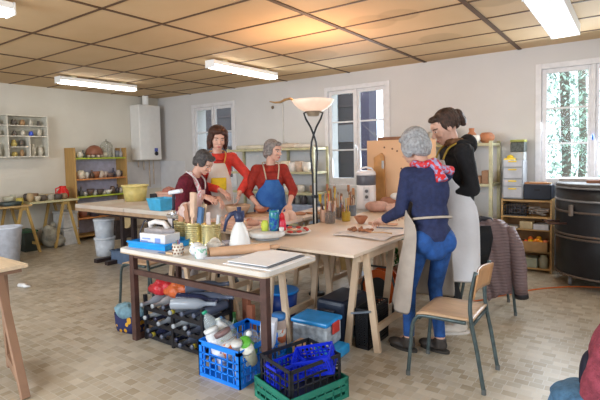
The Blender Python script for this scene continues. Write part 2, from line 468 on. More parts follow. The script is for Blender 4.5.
g = MB(); g.bb(-0.12, 0.13, -0.75, 0.75, -0.05, -0.002); g.bb(-0.12, -0.11, -0.75, 0.75, -0.11, -0.05); g.bb(0.12, 0.13, -0.75, 0.75, -0.11, -0.05)
g.bb(-0.13, 0.13, -0.76, -0.748, -0.11, -0.002); g.bb(-0.13, 0.13, 0.748, 0.76, -0.11, -0.002)
g.build('housing', lampw, t)
g = MB(); g.bb(-0.105, -0.005, -0.73, 0.73, -0.105, -0.055); g.build('diffuser', tube_m, t, bevel=0.01)
g = MB(); g.bb(0.012, 0.115, -0.73, 0.73, -0.10, -0.055); g.build('unlit_diffuser', M((0.80, 0.82, 0.74), 0.5, 0, 0), t, bevel=0.01)

# ---- boiler on left wall
t = thing('water_heater', 'white box shaped gas water heater hung on the left wall by the corner', 'water heater', (XL, 5.86, 1.39))
MB().bb(0.004, 0.31, -0.255, 0.255, 0, 1.10).build('casing', M((0.76, 0.75, 0.73), 0.35, 0, 0.02), t, bevel=0.02)
g = MB(); g.bb(0.31, 0.314, 0.08, 0.16, 0.17, 0.24); g.build('badge', M((0.10, 0.13, 0.45), 0.4), t)
g = MB(); g.cone((0.31, 0.12, 0.13), (0.322, 0.12, 0.13), 0.042, 0.042, 20); g.build('dial', M((0.02, 0.02, 0.03), 0.3), t)
g = MB()
for y, l in ((-0.18, 0.14), (-0.05, 0.2), (0.08, 0.55), (0.18, 0.5)): g.tube([(0.12, y, 0.0), (0.12, y, -l)], 0.012, 8)
g.build('pipe', M((0.55, 0.45, 0.35), 0.4, 0.4), t)
g = MB(); g.cone((0.18, 0, 1.10), (0.18, 0, 1.295), 0.06, 0.06); g.build('flue', lampw, t)
tilem = M((0.66, 0.66, 0.68), 0.35, 0, 0.04, 6)
tag(MB().bb(XL + 0.001, XL + 0.006, 5.41, 6.295, 0.80, 1.36).build('trim_3', tilem), kind='structure')
tag(MB().bb(XL + 0.01, -7.40, YB - 0.006, YB - 0.001, 0.80, 1.36).build('trim_4', tilem), kind='structure')
tag(MB().bb(-5.72, -3.96, YB - 0.006, YB - 0.001, 0.08, 1.50).build('trim_5', tilem), kind='structure')
# small hardware of the back wall
t = thing('wall_conduit', 'thin white pipe running down the back wall left of the lamp', 'pipe', (-4.86, YB, 1.55))
MB().tube([(0, -0.012, 0), (0, -0.012, 0.86)], 0.010, 8).build('pipe', M((0.72, 0.7, 0.67), 0.5), t)
g = MB(); g.tube([(-0.09, -0.04, 0.07), (0.0, -0.04, 0.02), (0.08, -0.04, 0.09)], 0.014, 8); g.ell((0.09, -0.04, 0.07), (0.03, 0.02, 0.03)); g.build('tap', M((0.45, 0.43, 0.38), 0.3, 0.6), t)
tag(MB().ell((0, 0, 0), (0.03, 0.015, 0.03)).build('wall_hook', M((0.16, 0.11, 0.07), 0.5), None, (-5.08, YB - 0.013, 2.26)), 'small dark knob on the back wall behind the lamp bowl arm', 'hook')

# ---- olive metal shelving on the back wall
olive = M((0.50, 0.47, 0.29), 0.5, 0, 0.12)
def shelving(x0, x1, levels, label, depth=0.40, uprights=None, top=1.56):
    t = thing('metal_shelving', label, 'shelving', ((x0 + x1) / 2, 6.07, 0)); hw = (x1 - x0) / 2
    for k in levels: MB().bb(-hw, hw, -depth / 2, depth / 2, k - 0.035, k).build('shelf', olive, t, bevel=0.004)
    for ux in (uprights or (-hw + 0.02, hw - 0.02)):
        for s_ in (-1, 1): MB().bb(ux - 0.02, ux + 0.02, s_ * depth / 2 - 0.018, s_ * depth / 2 + 0.018, 0, top).build('upright', olive, t)
    return t
shelving(-5.75, -3.97, (1.545, 1.17, 0.84, 0.35), 'olive metal shelving with white pots behind the standing women', uprights=(-1.80 / 2, 0.11, 0.89))
shelving(-2.90, -1.38, (1.535, 1.04, 0.55, 0.12), 'olive metal shelving with clay vases behind the woman in black')

cream = M((0.74, 0.70, 0.62), 0.6); terra = M((0.42, 0.17, 0.08), 0.7, 0, 0.2); darkb = M((0.06, 0.045, 0.04), 0.5)
pot = [(0.0, 0), (0.045, 0.0), (0.055, 0.05), (0.055, 0.12), (0.048, 0.125), (0.045, 0.11), (0.045, 0.02), (0, 0.02)]
def small(name, prof, mt, loc, label, cat, group=None, s=1.0, n=18, rz=0):
    return tag(MB().lathe([(r * s, z * s) for r, z in prof], n).build(name, mt, None, loc, rz=rz), label, cat, group)
# pots on the middle shelf of the left shelving
xs_ = [-4.88, -4.72, -4.58, -4.43, -4.30, -4.17]
pal = [(0.72, 0.66, 0.58), (0.70, 0.60, 0.52), (0.66, 0.58, 0.45), (0.74, 0.70, 0.66), (0.55, 0.42, 0.33), (0.72, 0.66, 0.60)]
names = ['leftmost', 'second from left', 'third from left', 'fourth from left', 'brownish fifth', 'rightmost']
p0 = None
for i, x in enumerate(xs_):
    lb = 'pale clay pot, %s of the row on the olive middle shelf' % names[i]
    o = small('clay_pot', pot, M(pal[i], 0.6), (x, 5.97, 1.17), lb, 'pot', 'pale pots on the middle olive shelf', s=1.2 + 0.25 * ((i * 37) % 5) / 5)
for i, x in enumerate([-4.86, -4.71, -4.56, -4.42, -4.28, -4.05]):
    t = thing('mug', 'glazed mug, %s of the row on the lower olive shelf' % ['leftmost', 'second', 'third', 'fourth', 'fifth', 'rightmost'][i], 'mug', (x, 5.97, 0.84), rz=0.5 * i, group='mugs on the lower olive shelf')
    MB().lathe([(r * 1.05, z * 0.95) for r, z in pot]).build('body', M([(0.62, 0.58, 0.48), (0.5, 0.46, 0.36), (0.64, 0.6, 0.55), (0.45, 0.42, 0.36), (0.66, 0.62, 0.55), (0.42, 0.26, 0.18)][i], 0.4), t)
    MB().tube([(0.05, 0, 0.03), (0.085, 0, 0.045), (0.085, 0, 0.08), (0.05, 0, 0.095)], 0.008, 6).build('handle', M((0.2, 0.17, 0.13), 0.4), t)
for i, (x, L_, r_, c) in enumerate([(-5.35, 0.62, 0.035, (0.6, 0.55, 0.45)), (-4.62, 0.55, 0.04, (0.55, 0.45, 0.36)), (-4.25, 0.30, 0.03, (0.62, 0.56, 0.50))]):
    tag(MB().cone((-L_ / 2, 0, r_), (L_ / 2, 0, r_), r_, r_).build('cardboard_roll', M(c, 0.8), None, (x, 6.0, 1.545), rz=0.05 * i), 'brown cardboard tube on the top olive shelf, %s' % ['behind the woman in red', 'beside the grey haired woman', 'short one left of the lamp pole'][i], 'tube', 'tubes on the top olive shelf')
t = thing('wooden_crate', 'blue grey board crate standing in the bottom of the olive shelving', 'crate', (-4.35, 6.05, 0.35))
MB().bb(-0.28, 0.28, -0.15, 0.15, 0, 0.30).build('body', M((0.30, 0.36, 0.50), 0.7), t, bevel=0.01)
for i, (x, h, c) in enumerate([(-4.50, 0.17, (0.12, 0.12, 0.13)), (-4.38, 0.13, (0.25, 0.24, 0.22)), (-4.26, 0.18, (0.08, 0.07, 0.08))]):
    small('dark_jar', [(0, 0), (0.05, 0), (0.055, h * 0.5), (0.03, h * 0.75), (0.035, h), (0, h)], M(c, 0.35), (x, 6.02, 0.65), 'dark glazed jar %s below the mug shelf' % ['left, tall,', 'short, in the middle,', 'right, tall and black,'][i], 'jar', 'dark jars low on the olive shelving')

# vases on the right shelving
small('bottle_vase', [(0, 0), (0.06, 0), (0.075, 0.05), (0.06, 0.11), (0.03, 0.15), (0.035, 0.19), (0.028, 0.19), (0.02, 0.15), (0, 0.15)], terra, (-1.66, 6.0, 1.535), 'terracotta bottle vase with a short neck on the top right shelf', 'vase')
small('round_vase', [(0, 0), (0.05, 0), (0.092, 0.05), (0.092, 0.09), (0.06, 0.125), (0.035, 0.13), (0.03, 0.12), (0, 0.12)], terra, (-1.48, 6.0, 1.535), 'round squat terracotta vase on the top right shelf', 'vase')
small('white_pot', [(0, 0), (0.05, 0), (0.072, 0.05), (0.06, 0.095), (0.05, 0.10), (0, 0.09)], cream, (-1.60, 5.91, 1.535), 'small white pot in front of the terracotta bottle vase', 'pot')
small('clay_bowl', [(0, 0), (0.06, 0), (0.11, 0.07), (0.10, 0.07), (0.05, 0.012), (0, 0.012)], M((0.3, 0.17, 0.09), 0.7), (-2.25, 6.0, 1.535), 'brown bowl behind the grey haired head at right', 'bowl')
for i, (x, y, s, c) in enumerate([(-2.50, 5.98, 1.1, (0.45, 0.38, 0.30)), (-2.36, 6.0, 1.5, (0.33, 0.28, 0.22)), (-2.12, 5.95, 1.2, (0.50, 0.46, 0.38)), (-2.02, 6.02, 1.7, (0.40, 0.34, 0.28))]):
    small('stoneware_jar', pot, M(c, 0.5), (x, y, 1.535), 'stoneware jar on the top right shelf, %s' % ['behind the plywood panel edge', 'second from the plywood panel', 'behind the navy sweater woman', 'the tall one beside the dark bun'][i], 'jar', 'stoneware jars on the top right shelf', s=s)
tag(MB().bb(-0.26, 0.26, -0.14, 0.14, 0, 0.055).build('wooden_tray', M((0.22, 0.10, 0.05), 0.6), None, (-2.63, 6.0, 1.60), bevel=0.006), 'dark wooden tray of pots above the plywood panel', 'tray')
tag(MB().bb(-0.27, 0.27, -0.12, 0.12, 0, 0.063).build('wooden_block', M((0.13, 0.07, 0.04), 0.6), None, (-2.63, 6.0, 1.536)), 'dark board block under the wooden tray on the right shelving', 'block')
small('blue_capped_bottle', [(0, 0), (0.035, 0), (0.035, 0.09), (0.015, 0.11), (0.015, 0.13), (0, 0.13)], M((0.6, 0.62, 0.68), 0.3), (-2.42, 5.90, 1.535), 'small bottle above the plywood panel, right of the tray', 'bottle')
for i, (x, dx, dz, c) in enumerate([(-1.62, 0.2, 0.09, (0.38, 0.20, 0.11)), (-1.47, 0.08, 0.16, (0.30, 0.17, 0.10)), (-1.75, 0.1, 0.10, (0.42, 0.28, 0.18))]):
    tag(MB().box((0, 0, dz / 2), (dx, 0.22, dz)).build('fired_brick', M(c, 0.8), None, (x, 5.98, 1.04), bevel=0.006), 'reddish brown clay block on the middle right shelf, %s' % ['the long one', 'the tall right hand one', 'behind the black sleeve'][i], 'block', 'clay blocks on the middle right shelf')

# ---- pine bookcase under the right window with drawer tower and box
pine = wood((0.56, 0.33, 0.12), 0.72)
t = thing('bookcase', 'low orange pine bookcase under the right window', 'bookcase', (-1.035, 6.13, 0))
for s_ in (-1, 1): MB().bb(s_ * 0.265 - 0.01, s_ * 0.265 + 0.01, -0.14, 0.14, 0, 0.86).build('side_panel', pine, t)
for z in (0.05, 0.25, 0.51, 0.655, 0.85): MB().bb(-0.255, 0.255, -0.14, 0.14, z - 0.02, z).build('shelf', pine, t)
MB().bb(-0.275, 0.275, 0.14, 0.15, 0, 0.86).build('back_panel', M((0.32, 0.17, 0.07), 0.7), t)
t = thing('wire_basket', 'black wire basket of oddments on the top shelf of the pine bookcase', 'basket', (-1.155, 6.09, 0.655))
g = MB(); g.bb(-0.12, 0.12, -0.10, 0.10, 0, 0.012)
for k in range(9):
    x = -0.12 + 0.03 * k; g.bb(x - 0.003, x + 0.003, -0.103, -0.097, 0, 0.13); g.bb(x - 0.003, x + 0.003, 0.097, 0.103, 0, 0.13)
for z in (0.04, 0.085, 0.13): g.tube([(-0.12, -0.10, z), (0.12, -0.10, z), (0.12, 0.10, z), (-0.12, 0.10, z)], 0.005, 6, closed=True)
g.build('wire_body', M((0.03, 0.028, 0.03), 0.4), t)
g = MB(); rnd = random.Random(4)
for k in range(14): g.ell((rnd.uniform(-.09, .09), rnd.uniform(-.07, .07), rnd.uniform(.03, .1)), (0.025, 0.02, 0.02), n=8, k=6)
g.build('oddments', M((0.16, 0.13, 0.14), 0.4, 0, 0.5, 30, c2=(0.04, 0.03, 0.04)), t)
g = MB(); rnd = random.Random(5)
for k in range(16):
    a = rnd.uniform(0, 3.1); x, y = rnd.uniform(-.08, .08), rnd.uniform(-.08, .05); z = 0.012 + 0.006 * k
    g.cone((x - .06 * math.cos(a), y - .04 * math.sin(a), z), (x + .06 * math.cos(a), y + .04 * math.sin(a), z + 0.004), 0.008, 0.008, 7)
tag(g.build('tool_pile', M((0.34, 0.30, 0.27), 0.5, 0.2, 0.3), None, (-0.92, 6.07, 0.655)), 'loose pile of tools at the right of the wire basket', 'tools', kind='stuff')
tag(MB().bb(-0.07, 0.07, -0.08, 0.08, 0, 0.085).build('beige_box', M((0.50, 0.40, 0.24), 0.7), None, (-1.03, 6.06, 0.51), bevel=0.004), 'small beige box on the second shelf of the pine bookcase', 'box')
tag(MB().bb(-0.08, 0.08, -0.1, 0.1, 0, 0.06).build('paper_stack', M((0.55, 0.55, 0.60), 0.7), None, (-0.87, 6.06, 0.51), bevel=0.002), 'stack of blueish papers beside the beige box', 'papers')
tag(MB().bb(-0.09, 0.07, -0.1, 0.1, 0, 0.02).build('paper_sheets', M((0.62, 0.60, 0.56), 0.7), None, (-1.19, 6.06, 0.51)), 'white paper sheets at the left of the beige box', 'papers')
t = thing('cardboard_box', 'open cardboard box holding orange and yellow balls, third shelf of the pine bookcase', 'box', (-0.935, 6.07, 0.25))
g = MB()
for a in ((-0.14, 0.14, -0.13, -0.125), (-0.14, 0.14, 0.05, 0.055), (-0.14, -0.135, -0.13, 0.055), (0.135, 0.14, -0.13, 0.055)): g.bb(*a, 0, 0.12)
g.bb(-0.14, 0.14, -0.13, 0.055, 0, 0.004); g.build('carton', M((0.40, 0.24, 0.11), 0.8), t)
for i, (x, y, z, c, nm) in enumerate([(-0.10, -0.07, 0.13, (0.75, 0.10, 0.02), 'red orange ball at the left'), (-0.045, -0.08, 0.14, (0.95, 0.55, 0.02), 'yellow ball second from the left'), (0.01, -0.07, 0.15, (0.95, 0.28, 0.02), 'orange ball in the middle'), (0.06, -0.08, 0.14, (0.92, 0.36, 0.02), 'orange ball right of the middle'), (0.105, -0.06, 0.14, (0.80, 0.25, 0.12), 'pinkish ball at the right'), (0.03, 0.0, 0.17, (0.95, 0.45, 0.03), 'amber ball on top at the back'), (-0.06, 0.0, 0.16, (0.85, 0.18, 0.03), 'dark orange ball on top at the left')]):
    tag(MB().ell((0, 0, 0), (0.03, 0.03, 0.03)).build('coloured_ball', M(c, 0.5), None, (-0.935 + x, 6.07 + y, 0.25 + z - 0.03)), nm + ' in the cardboard box of the bookcase', 'ball', 'coloured balls in the cardboard box')
t = thing('glass_jar', 'clear jar with pale contents on the bottom shelf of the pine bookcase', 'jar', (-0.85, 6.05, 0.05))
MB().lathe([(0, 0), (0.05, 0), (0.052, 0.11), (0.035, 0.13), (0.035, 0.15), (0, 0.15)]).build('body', M((0.45, 0.46, 0.36), 0.15), t)
tag(MB().bb(-0.11, 0.11, -0.08, 0.08, 0, 0.12).build('plastic_tub', M((0.33, 0.34, 0.25), 0.4), None, (-1.02, 6.06, 0.05), bevel=0.012), 'greenish plastic tub on the bottom shelf of the pine bookcase', 'tub')

t = thing('drawer_tower', 'grey plastic tower of four drawers with yellow handles on the pine bookcase', 'drawer unit', (-1.18, 6.12, 0.86))
MB().bb(-0.115, 0.115, -0.13, 0.14, 0, 0.455).build('casing', M((0.33, 0.34, 0.36), 0.4), t, bevel=0.006)
zz = 0.015
for h in (0.125, 0.08, 0.125, 0.085):
    d = MB().bb(-0.102, 0.102, -0.145, -0.128, zz, zz + h).build('drawer', M((0.46, 0.46, 0.49), 0.25, 0, 0.10, 8), t, bevel=0.004)
    MB().bb(-0.045, 0.045, -0.160, -0.145, zz + h - 0.028, zz + h - 0.010).build('handle', M((0.85, 0.62, 0.05), 0.4), d, bevel=0.003)
    zz += h + 0.012
g = MB(); g.bb(-0.06, 0.06, -0.05, 0.05, 0, 0.03); g.ell((0, 0, 0.04), (0.04, 0.035, 0.03))
tag(g.build('yellow_sander', M((0.85, 0.60, 0.03), 0.4), None, (-1.22, 6.05, 1.316)), 'yellow tool lying on top of the grey drawer tower', 'tool')
t = thing('storage_box', 'stack of dark mesh box with green lid on the drawer tower', 'box', (-1.145, 6.15, 1.316))
MB().bb(-0.075, 0.075, -0.09, 0.09, 0, 0.10).build('body', M((0.40, 0.42, 0.42), 0.4), t, bevel=0.008)
MB().bb(-0.078, 0.078, -0.088, 0.088, 0.102, 0.22).build('mesh_body', M((0.07, 0.08, 0.07), 0.5, 0, 0.5, 60), t, bevel=0.008)
MB().bb(-0.08, 0.08, -0.09, 0.09, 0.222, 0.25).build('lid', M((0.35, 0.36, 0.08), 0.5), t, bevel=0.006)

t = thing('navy_box', 'dark navy storage box right of the drawer tower', 'box', (-0.915, 6.12, 0.86))
MB().bb(-0.145, 0.145, -0.13, 0.13, 0, 0.175).build('body', M((0.010, 0.014, 0.028), 0.5), t, bevel=0.008)
g = MB(); g.bb(-0.03, 0.03, -0.133, -0.129, 0.10, 0.125); g.build('grip_slot', M((0.005, 0.005, 0.01), 0.6), t)
for i, (x, y, L_, a, c) in enumerate([(-0.93, 6.05, 0.26, 0.1, (0.45, 0.20, 0.08)), (-0.90, 6.10, 0.24, -0.15, (0.70, 0.52, 0.30)), (-0.95, 6.16, 0.22, 0.3, (0.34, 0.13, 0.06))]):
    tag(MB().box((0, 0, 0.01), (L_, 0.025, 0.02)).build('wood_stick', M(c, 0.6), None, (x, y, 1.037), rz=a), '%s wood strip on the navy box lid' % ['orange brown front', 'pale middle', 'dark reddish rear'][i], 'strip', 'wood strips on the navy box')

# ---- black drum kiln
t = thing('drum_kiln', 'big black steel drum kiln with banded rings standing on casters at the right', 'kiln', (-0.215, 5.79, 0))
bk = M((0.010, 0.010, 0.013), 0.42, 0.0, 0.3, 8)
MB().lathe([(0, 0.14), (0.47, 0.14), (0.48, 0.16), (0.48, 0.50), (0.48, 0.78), (0.48, 1.04), (0, 1.04)], 48).build('drum_body', bk, t)
for z in (0.145, 0.53, 0.565, 0.80, 0.915, 1.045):
    MB().lathe([(0.478, z - 0.012), (0.492, z - 0.008), (0.492, z + 0.008), (0.478, z + 0.012)], 48).build('ring_band', M((0.12, 0.09, 0.075) if z < 1 and z != 0.915 else (0.22, 0.22, 0.23), 0.4, 0.3), t)
MB().lathe([(0, 1.045), (0.485, 1.045), (0.485, 1.08), (0.45, 1.09), (0, 1.09)], 48).build('lid', M((0.07, 0.06, 0.055), 0.6), t)
g = MB(); g.box((-0.30, -0.40, 0.82), (0.03, 0.03, 0.11), 0.6); g.build('latch', M((0.25, 0.2, 0.17), 0.4, 0.5), t)
g = MB(); g.tube([(-0.42, -0.27, 0.69), (-0.56, -0.36, 0.70), (-0.50, -0.42, 0.68), (-0.34, -0.36, 0.68)], 0.012, 8); g.build('handle', M((0.10, 0.05, 0.04), 0.4, 0.5), t)
g = MB(); g.cone((0.10, -0.478, 0.64), (0.10, -0.49, 0.64), 0.03, 0.03); g.build('dial', M((0.7, 0.7, 0.7), 0.4), t)
for a in (3.6, 5.4, 1.0, 2.2):
    x, y = 0.36 * math.cos(a), 0.36 * math.sin(a)
    g = MB(); g.cone((x - 0.014, y, 0.045), (x + 0.014, y, 0.045), 0.045, 0.045, 20); cst = g.build('caster', M((0.35, 0.35, 0.37), 0.4), t)
    g = MB(); g.bb(x - 0.022, x + 0.022, y - 0.02, y + 0.02, 0.085, 0.14); g.build('caster_fork', M((0.3, 0.3, 0.32), 0.3, 0.7), t)
tag(MB().bb(-0.65, 0.50, -0.16, 0.16, 0, 0.03).build('grey_board', M((0.42, 0.38, 0.36), 0.7), None, (-0.02, 5.95, 1.091)), 'long grey board laid across the drum kiln below the window', 'board')
tag(MB().bb(-0.20, 0.22, -0.04, 0.04, 0, 0.03).build('brown_strip', M((0.26, 0.10, 0.05), 0.5), None, (-0.20, 5.62, 1.091), rz=0.1), 'short brown wood strip on the front of the drum kiln lid', 'strip')
tag(MB().bb(-0.035, 0.035, -0.012, 0.012, 0, 1.02).build('pale_plank', M((0.42, 0.50, 0.62), 0.5), None, (-0.735, 6.24, 0)), 'tall pale blue plank against the wall between bookcase and kiln', 'plank')

# ---- left wall: compartment shelf
bx, by = XL, 3.33
t = thing('wall_shelf', 'white compartment shelf of small pots hung on the left wall', 'shelf', (XL, 3.32, 1.49))
offw = M((0.66, 0.62, 0.53), 0.6)
y0, y1, ym, Hh = -0.65, 0.58, -0.02, 0.68
g = MB(); g.bb(0.002, 0.012, y0, y1, 0, Hh); g.build('back_panel', M((0.52, 0.49, 0.40), 0.7), t)
for (a, b, c, d) in ((y0, y1, 0, 0.018), (y0, y1, Hh - 0.018, Hh), (y0, y1, 0.33, 0.348), (y0, y1, 0.50, 0.515), (0.0, 0.26, 0.16, 0.175)):
    MB().bb(0.012, 0.20, a, b, c, d).build('shelf_board', offw, t)
for (y, c, d) in ((y0, 0, Hh), (y1 - 0.018, 0, Hh), (ym - 0.03, 0, Hh), (0.27, 0.0, 0.33)):
    MB().bb(0.012, 0.205, y, y + 0.018, c, d).build('divider', offw, t)
rnd = random.Random(11)
spots = []
for (ya, yb, z, hmax, nm) in ((-0.60, -0.08, 0.515, 0.11, 'top left compartment'), (0.03, 0.54, 0.515, 0.11, 'top right compartment'), (-0.60, -0.08, 0.348, 0.12, 'second row, left compartment'),
        (0.03, 0.54, 0.348, 0.12, 'second row, right compartment'), (-0.60, -0.08, 0.018, 0.22, 'tall bottom left compartment'), (0.02, 0.25, 0.175, 0.13, 'small middle compartment'), (0.02, 0.25, 0.018, 0.11, 'lowest small compartment'), (0.31, 0.54, 0.018, 0.22, 'bottom right compartment')):
    n = max(2, int((yb - ya) / 0.105))
    for k in range(n): spots.append((ya + (k + 0.5) * (yb - ya) / n, z, hmax, nm, k, n))
cp = [(0.55, 0.50, 0.40), (0.38, 0.22, 0.10), (0.62, 0.60, 0.56), (0.12, 0.10, 0.08), (0.45, 0.42, 0.34), (0.30, 0.28, 0.22), (0.52, 0.40, 0.12)]
for i, (y, z, hm, nm, k, n) in enumerate(spots):
    h = hm * rnd.uniform(0.65, 0.98); r = rnd.uniform(0.034, 0.048); c = cp[rnd.randrange(7)]
    if nm.startswith('second row, right') and k == 2: c = (0.05, 0.10, 0.55)
    pr = [(0, 0), (r * 0.8, 0), (r, h * 0.4), (r * rnd.uniform(.5, 1), h * 0.8), (r * 0.6, h), (r * 0.5, h), (0, h * 0.9)]
    tag(MB().lathe(pr, 12).build('small_pot', M(c, 0.45), None, (XL + 0.11, 3.32 + y, 1.49 + z)), '%s pot, %s of %s, in the %s of the wall shelf' % ('blue' if c == (0.05, 0.10, 0.55) else 'glazed', ['first', 'second', 'third', 'fourth', 'fifth'][k], ['', '', 'two', 'three', 'four', 'five'][n], nm), 'pot', 'small pots on the wall shelf')
tag(MB().lathe([(0, 0), (0.05, 0), (0.07, 0.05), (0.04, 0.09), (0.05, 0.11), (0, 0.11)]).build('dark_pot', M((0.12, 0.07, 0.05), 0.5), None, (XL + 0.11, 3.02, 2.18)), 'dark brown pot standing on top of the wall shelf at the left edge', 'pot')

# ---- left wall: bookcase with coloured shelves
t = thing('bookcase', 'brown pine bookcase with green and orange shelves against the left wall', 'bookcase', (XL + 0.17, 4.77, 0))
pine2 = wood((0.50, 0.29, 0.09), 0.75, sx=12, sz=1)
for s_ in (-1, 1): MB().bb(-0.165, 0.16, s_ * 0.50 - 0.014, s_ * 0.50 + 0.014, 0, 1.64).build('side_panel', pine2, t, bevel=0.004)
grn = M((0.42, 0.50, 0.04), 0.5); org = M((0.55, 0.22, 0.07), 0.5)
for z, mm_ in ((1.46, grn), (1.09, org), (0.78, grn), (0.40, org), (0.09, pine2)):
    MB().bb(-0.16, 0.165, -0.485, 0.485, z - 0.024, z).build('shelf', mm_, t)
MB().bb(-0.166, -0.160, -0.485, 0.485, 0.05, 1.50).build('back_panel', M((0.50, 0.49, 0.62), 0.7), t)
items = []
rnd = random.Random(21)
def potp(r, h, k): return {0: [(0, 0), (r * .7, 0), (r, h * .45), (r * .9, h * .8), (r * .6, h), (r * .5, h), (0, h * .9)],
                           1: [(0, 0), (r, 0), (r, h), (r * .88, h), (r * .88, h * .15), (0, h * .15)],
                           2: [(0, 0), (r * .5, 0), (r, h * .6), (r * 1.1, h), (r, h), (r * .4, h * .2), (0, h * .2)],
                           3: [(0, 0), (r * .8, 0), (r * .8, h * .5), (r * .3, h * .7), (r * .3, h), (0, h)]}[k]
lev = [('top green', 1.46, [(-0.52, .03, .17, 3, (.6, .6, .52)), (-0.43, .06, .11, 0, (.62, .58, .48)), (-0.33, .035, .14, 3, (.10, .12, .12)), (0.14, .07, .10, 0, (.5, .44, .34)), (0.28, .04, .17, 3, (.55, .52, .46)), (0.36, .025, .23, 3, (.7, .68, .62)), (0.46, .05, .13, 1, (.20, .2, .22)), (0.54, .04, .17, 3, (.42, .40, .40))]),
       ('middle orange', 1.09, [(-0.53, .05, .12, 0, (.32, .16, .10)), (-0.42, .075, .15, 0, (.66, .58, .44)), (-0.28, .05, .12, 0, (.62, .60, .55)), (-0.17, .045, .15, 3, (.10, .06, .04)), (-0.06, .075, .12, 2, (.30, .12, .06)), (0.04, .05, .13, 0, (.60, .50, .40)), (0.15, .05, .11, 2, (.62, .52, .46)), (0.26, .06, .08, 2, (.18, .12, .10)), (0.36, .045, .17, 3, (.06, .06, .09)), (0.46, .045, .13, 0, (.45, .38, .32)), (0.54, .04, .11, 0, (.08, .07, .08))]),
       ('lower green', 0.78, [(-0.52, .05, .22, 3, (.06, .05, .06)), (-0.43, .045, .17, 3, (.10, .10, .10)), (-0.33, .04, .07, 1, (.5, .48, .44)), (-0.22, .06, .12, 2, (.12, .08, .07)), (-0.12, .05, .08, 1, (.62, .60, .58)), (0.0, .06, .10, 2, (.10, .07, .06)), (0.10, .045, .07, 1, (.66, .64, .6)), (0.2, .06, .08, 2, (.65, .62, .58)), (0.32, .05, .14, 0, (.15, .10, .08)), (0.42, .045, .17, 3, (.05, .04, .05)), (0.51, .05, .10, 1, (.5, .47, .44))]),
       ('low orange', 0.40, [(-0.4, .08, .18, 0, (.30, .12, .08)), (-0.15, .08, .16, 1, (.08, .07, .09)), (0.1, .08, .2, 0, (.15, .06, .05)), (0.35, .08, .17, 1, (.3, .28, .26))])]
ordn = ['first', 'second', 'third', 'fourth', 'fifth', 'sixth', 'seventh', 'eighth', 'ninth', 'tenth', 'eleventh']
for nm, z, ls in lev:
    for i, (y, r, h, k, c) in enumerate(ls):
        tag(MB().lathe(potp(r, h, k), 14).build(['glazed_pot', 'cup', 'bowl', 'bottle'][k], M(c, 0.4), None, (XL + 0.20 + (i % 2) * 0.03, 4.77 + y * 0.84, z)),
            '%s on the %s shelf of the brown bookcase, %s from left' % (['glazed pot', 'straight cup', 'flared bowl', 'narrow bottle'][k], nm, ordn[i]), ['pot', 'cup', 'bowl', 'bottle'][k], 'ceramics on the left wall bookcase')
t = thing('domed_teapot', 'round brown domed pot with scalloped foot on the top green shelf', 'pot', (XL + 0.2, 4.71, 1.46))
MB().lathe([(0, 0.05), (0.15, 0.05), (0.155, 0.09), (0.13, 0.16), (0.07, 0.215), (0, 0.23)], 24).build('dome', M((0.24, 0.09, 0.05), 0.4), t)
g = MB()
for k in range(9): a = 2 * math.pi * k / 9; g.ell((0.12 * math.cos(a), 0.12 * math.sin(a), 0.035), (0.035, 0.035, 0.034), n=10, k=6)
g.build('scalloped_foot', M((0.50, 0.40, 0.32), 0.5), t)
t = thing('bell_jar', 'wire and glass bell jar on the top green shelf', 'bell jar', (XL + 0.2, 4.95, 1.46))
MB().lathe([(0.10, 0.0), (0.105, 0.02), (0.105, 0.22), (0.08, 0.28), (0.03, 0.305), (0, 0.31)], 20).build('glass_dome', M((0.6, 0.62, 0.55), 0.15, 0, 0, alpha=0.25), t)
g = MB()
for k in range(4):
    a = math.pi * k / 4; g.tube([(0.108 * math.cos(a), 0.108 * math.sin(a), 0), (0.108 * math.cos(a), 0.108 * math.sin(a), 0.22), (0, 0, 0.315), (-0.108 * math.cos(a), -0.108 * math.sin(a), 0.22), (-0.108 * math.cos(a), -0.108 * math.sin(a), 0)], 0.004, 5)
g.ell((0, 0, 0.325), (0.014, 0.014, 0.014)); g.build('wire_cage', M((0.22, 0.20, 0.14), 0.5), t)
# ================================================================= TABLES
tw = wood((0.68, 0.50, 0.34), 0.80, sx=1, sy=1, sz=1)          # raw softwood of the trestles
yw = wood((0.52, 0.33, 0.10), 0.78, sx=1, sy=1, sz=1)
def trestle(x, y, label, h=0.70, L=0.62, rz=0.0, spread=0.13, mt=None, wd=0.05, strap=False, top=0.03, group='wooden trestles under the tables'):
    """beam along local Y; each end is an A of two legs"""
    mt = mt or tw
    t = thing('trestle', label, 'trestle', (x, y, 0), rz, group)
    MB().bb(-0.02, 0.02, -L / 2, L / 2, h - 0.06, h).build('beam', mt, t, bevel=0.003)
    for s_ in (-1, 1):
        for e in (-1, 1):
            MB().bar((s_ * spread, e * (L / 2 - 0.05), 0.0), (s_ * (top + 0.004), e * (L / 2 - 0.05), h - 0.005), wd, 0.03, (0, 1, 0)).build('leg', mt, t, bevel=0.002)
        MB().bb(s_ * (spread - 0.018) - 0.012, s_ * (spread - 0.018) + 0.012, -L / 2 + 0.06, L / 2 - 0.06, 0.14, 0.19).build('rail', mt, t)
    if strap: MB().bar((-spread * 0.62, -L / 2 + 0.028, 0.26), (spread * 0.66, -L / 2 + 0.028, 0.30), 0.012, 0.022, (0, 1, 0)).build('metal_strap', M((0.25, 0.30, 0.36), 0.4, 0.6), t)
    return t

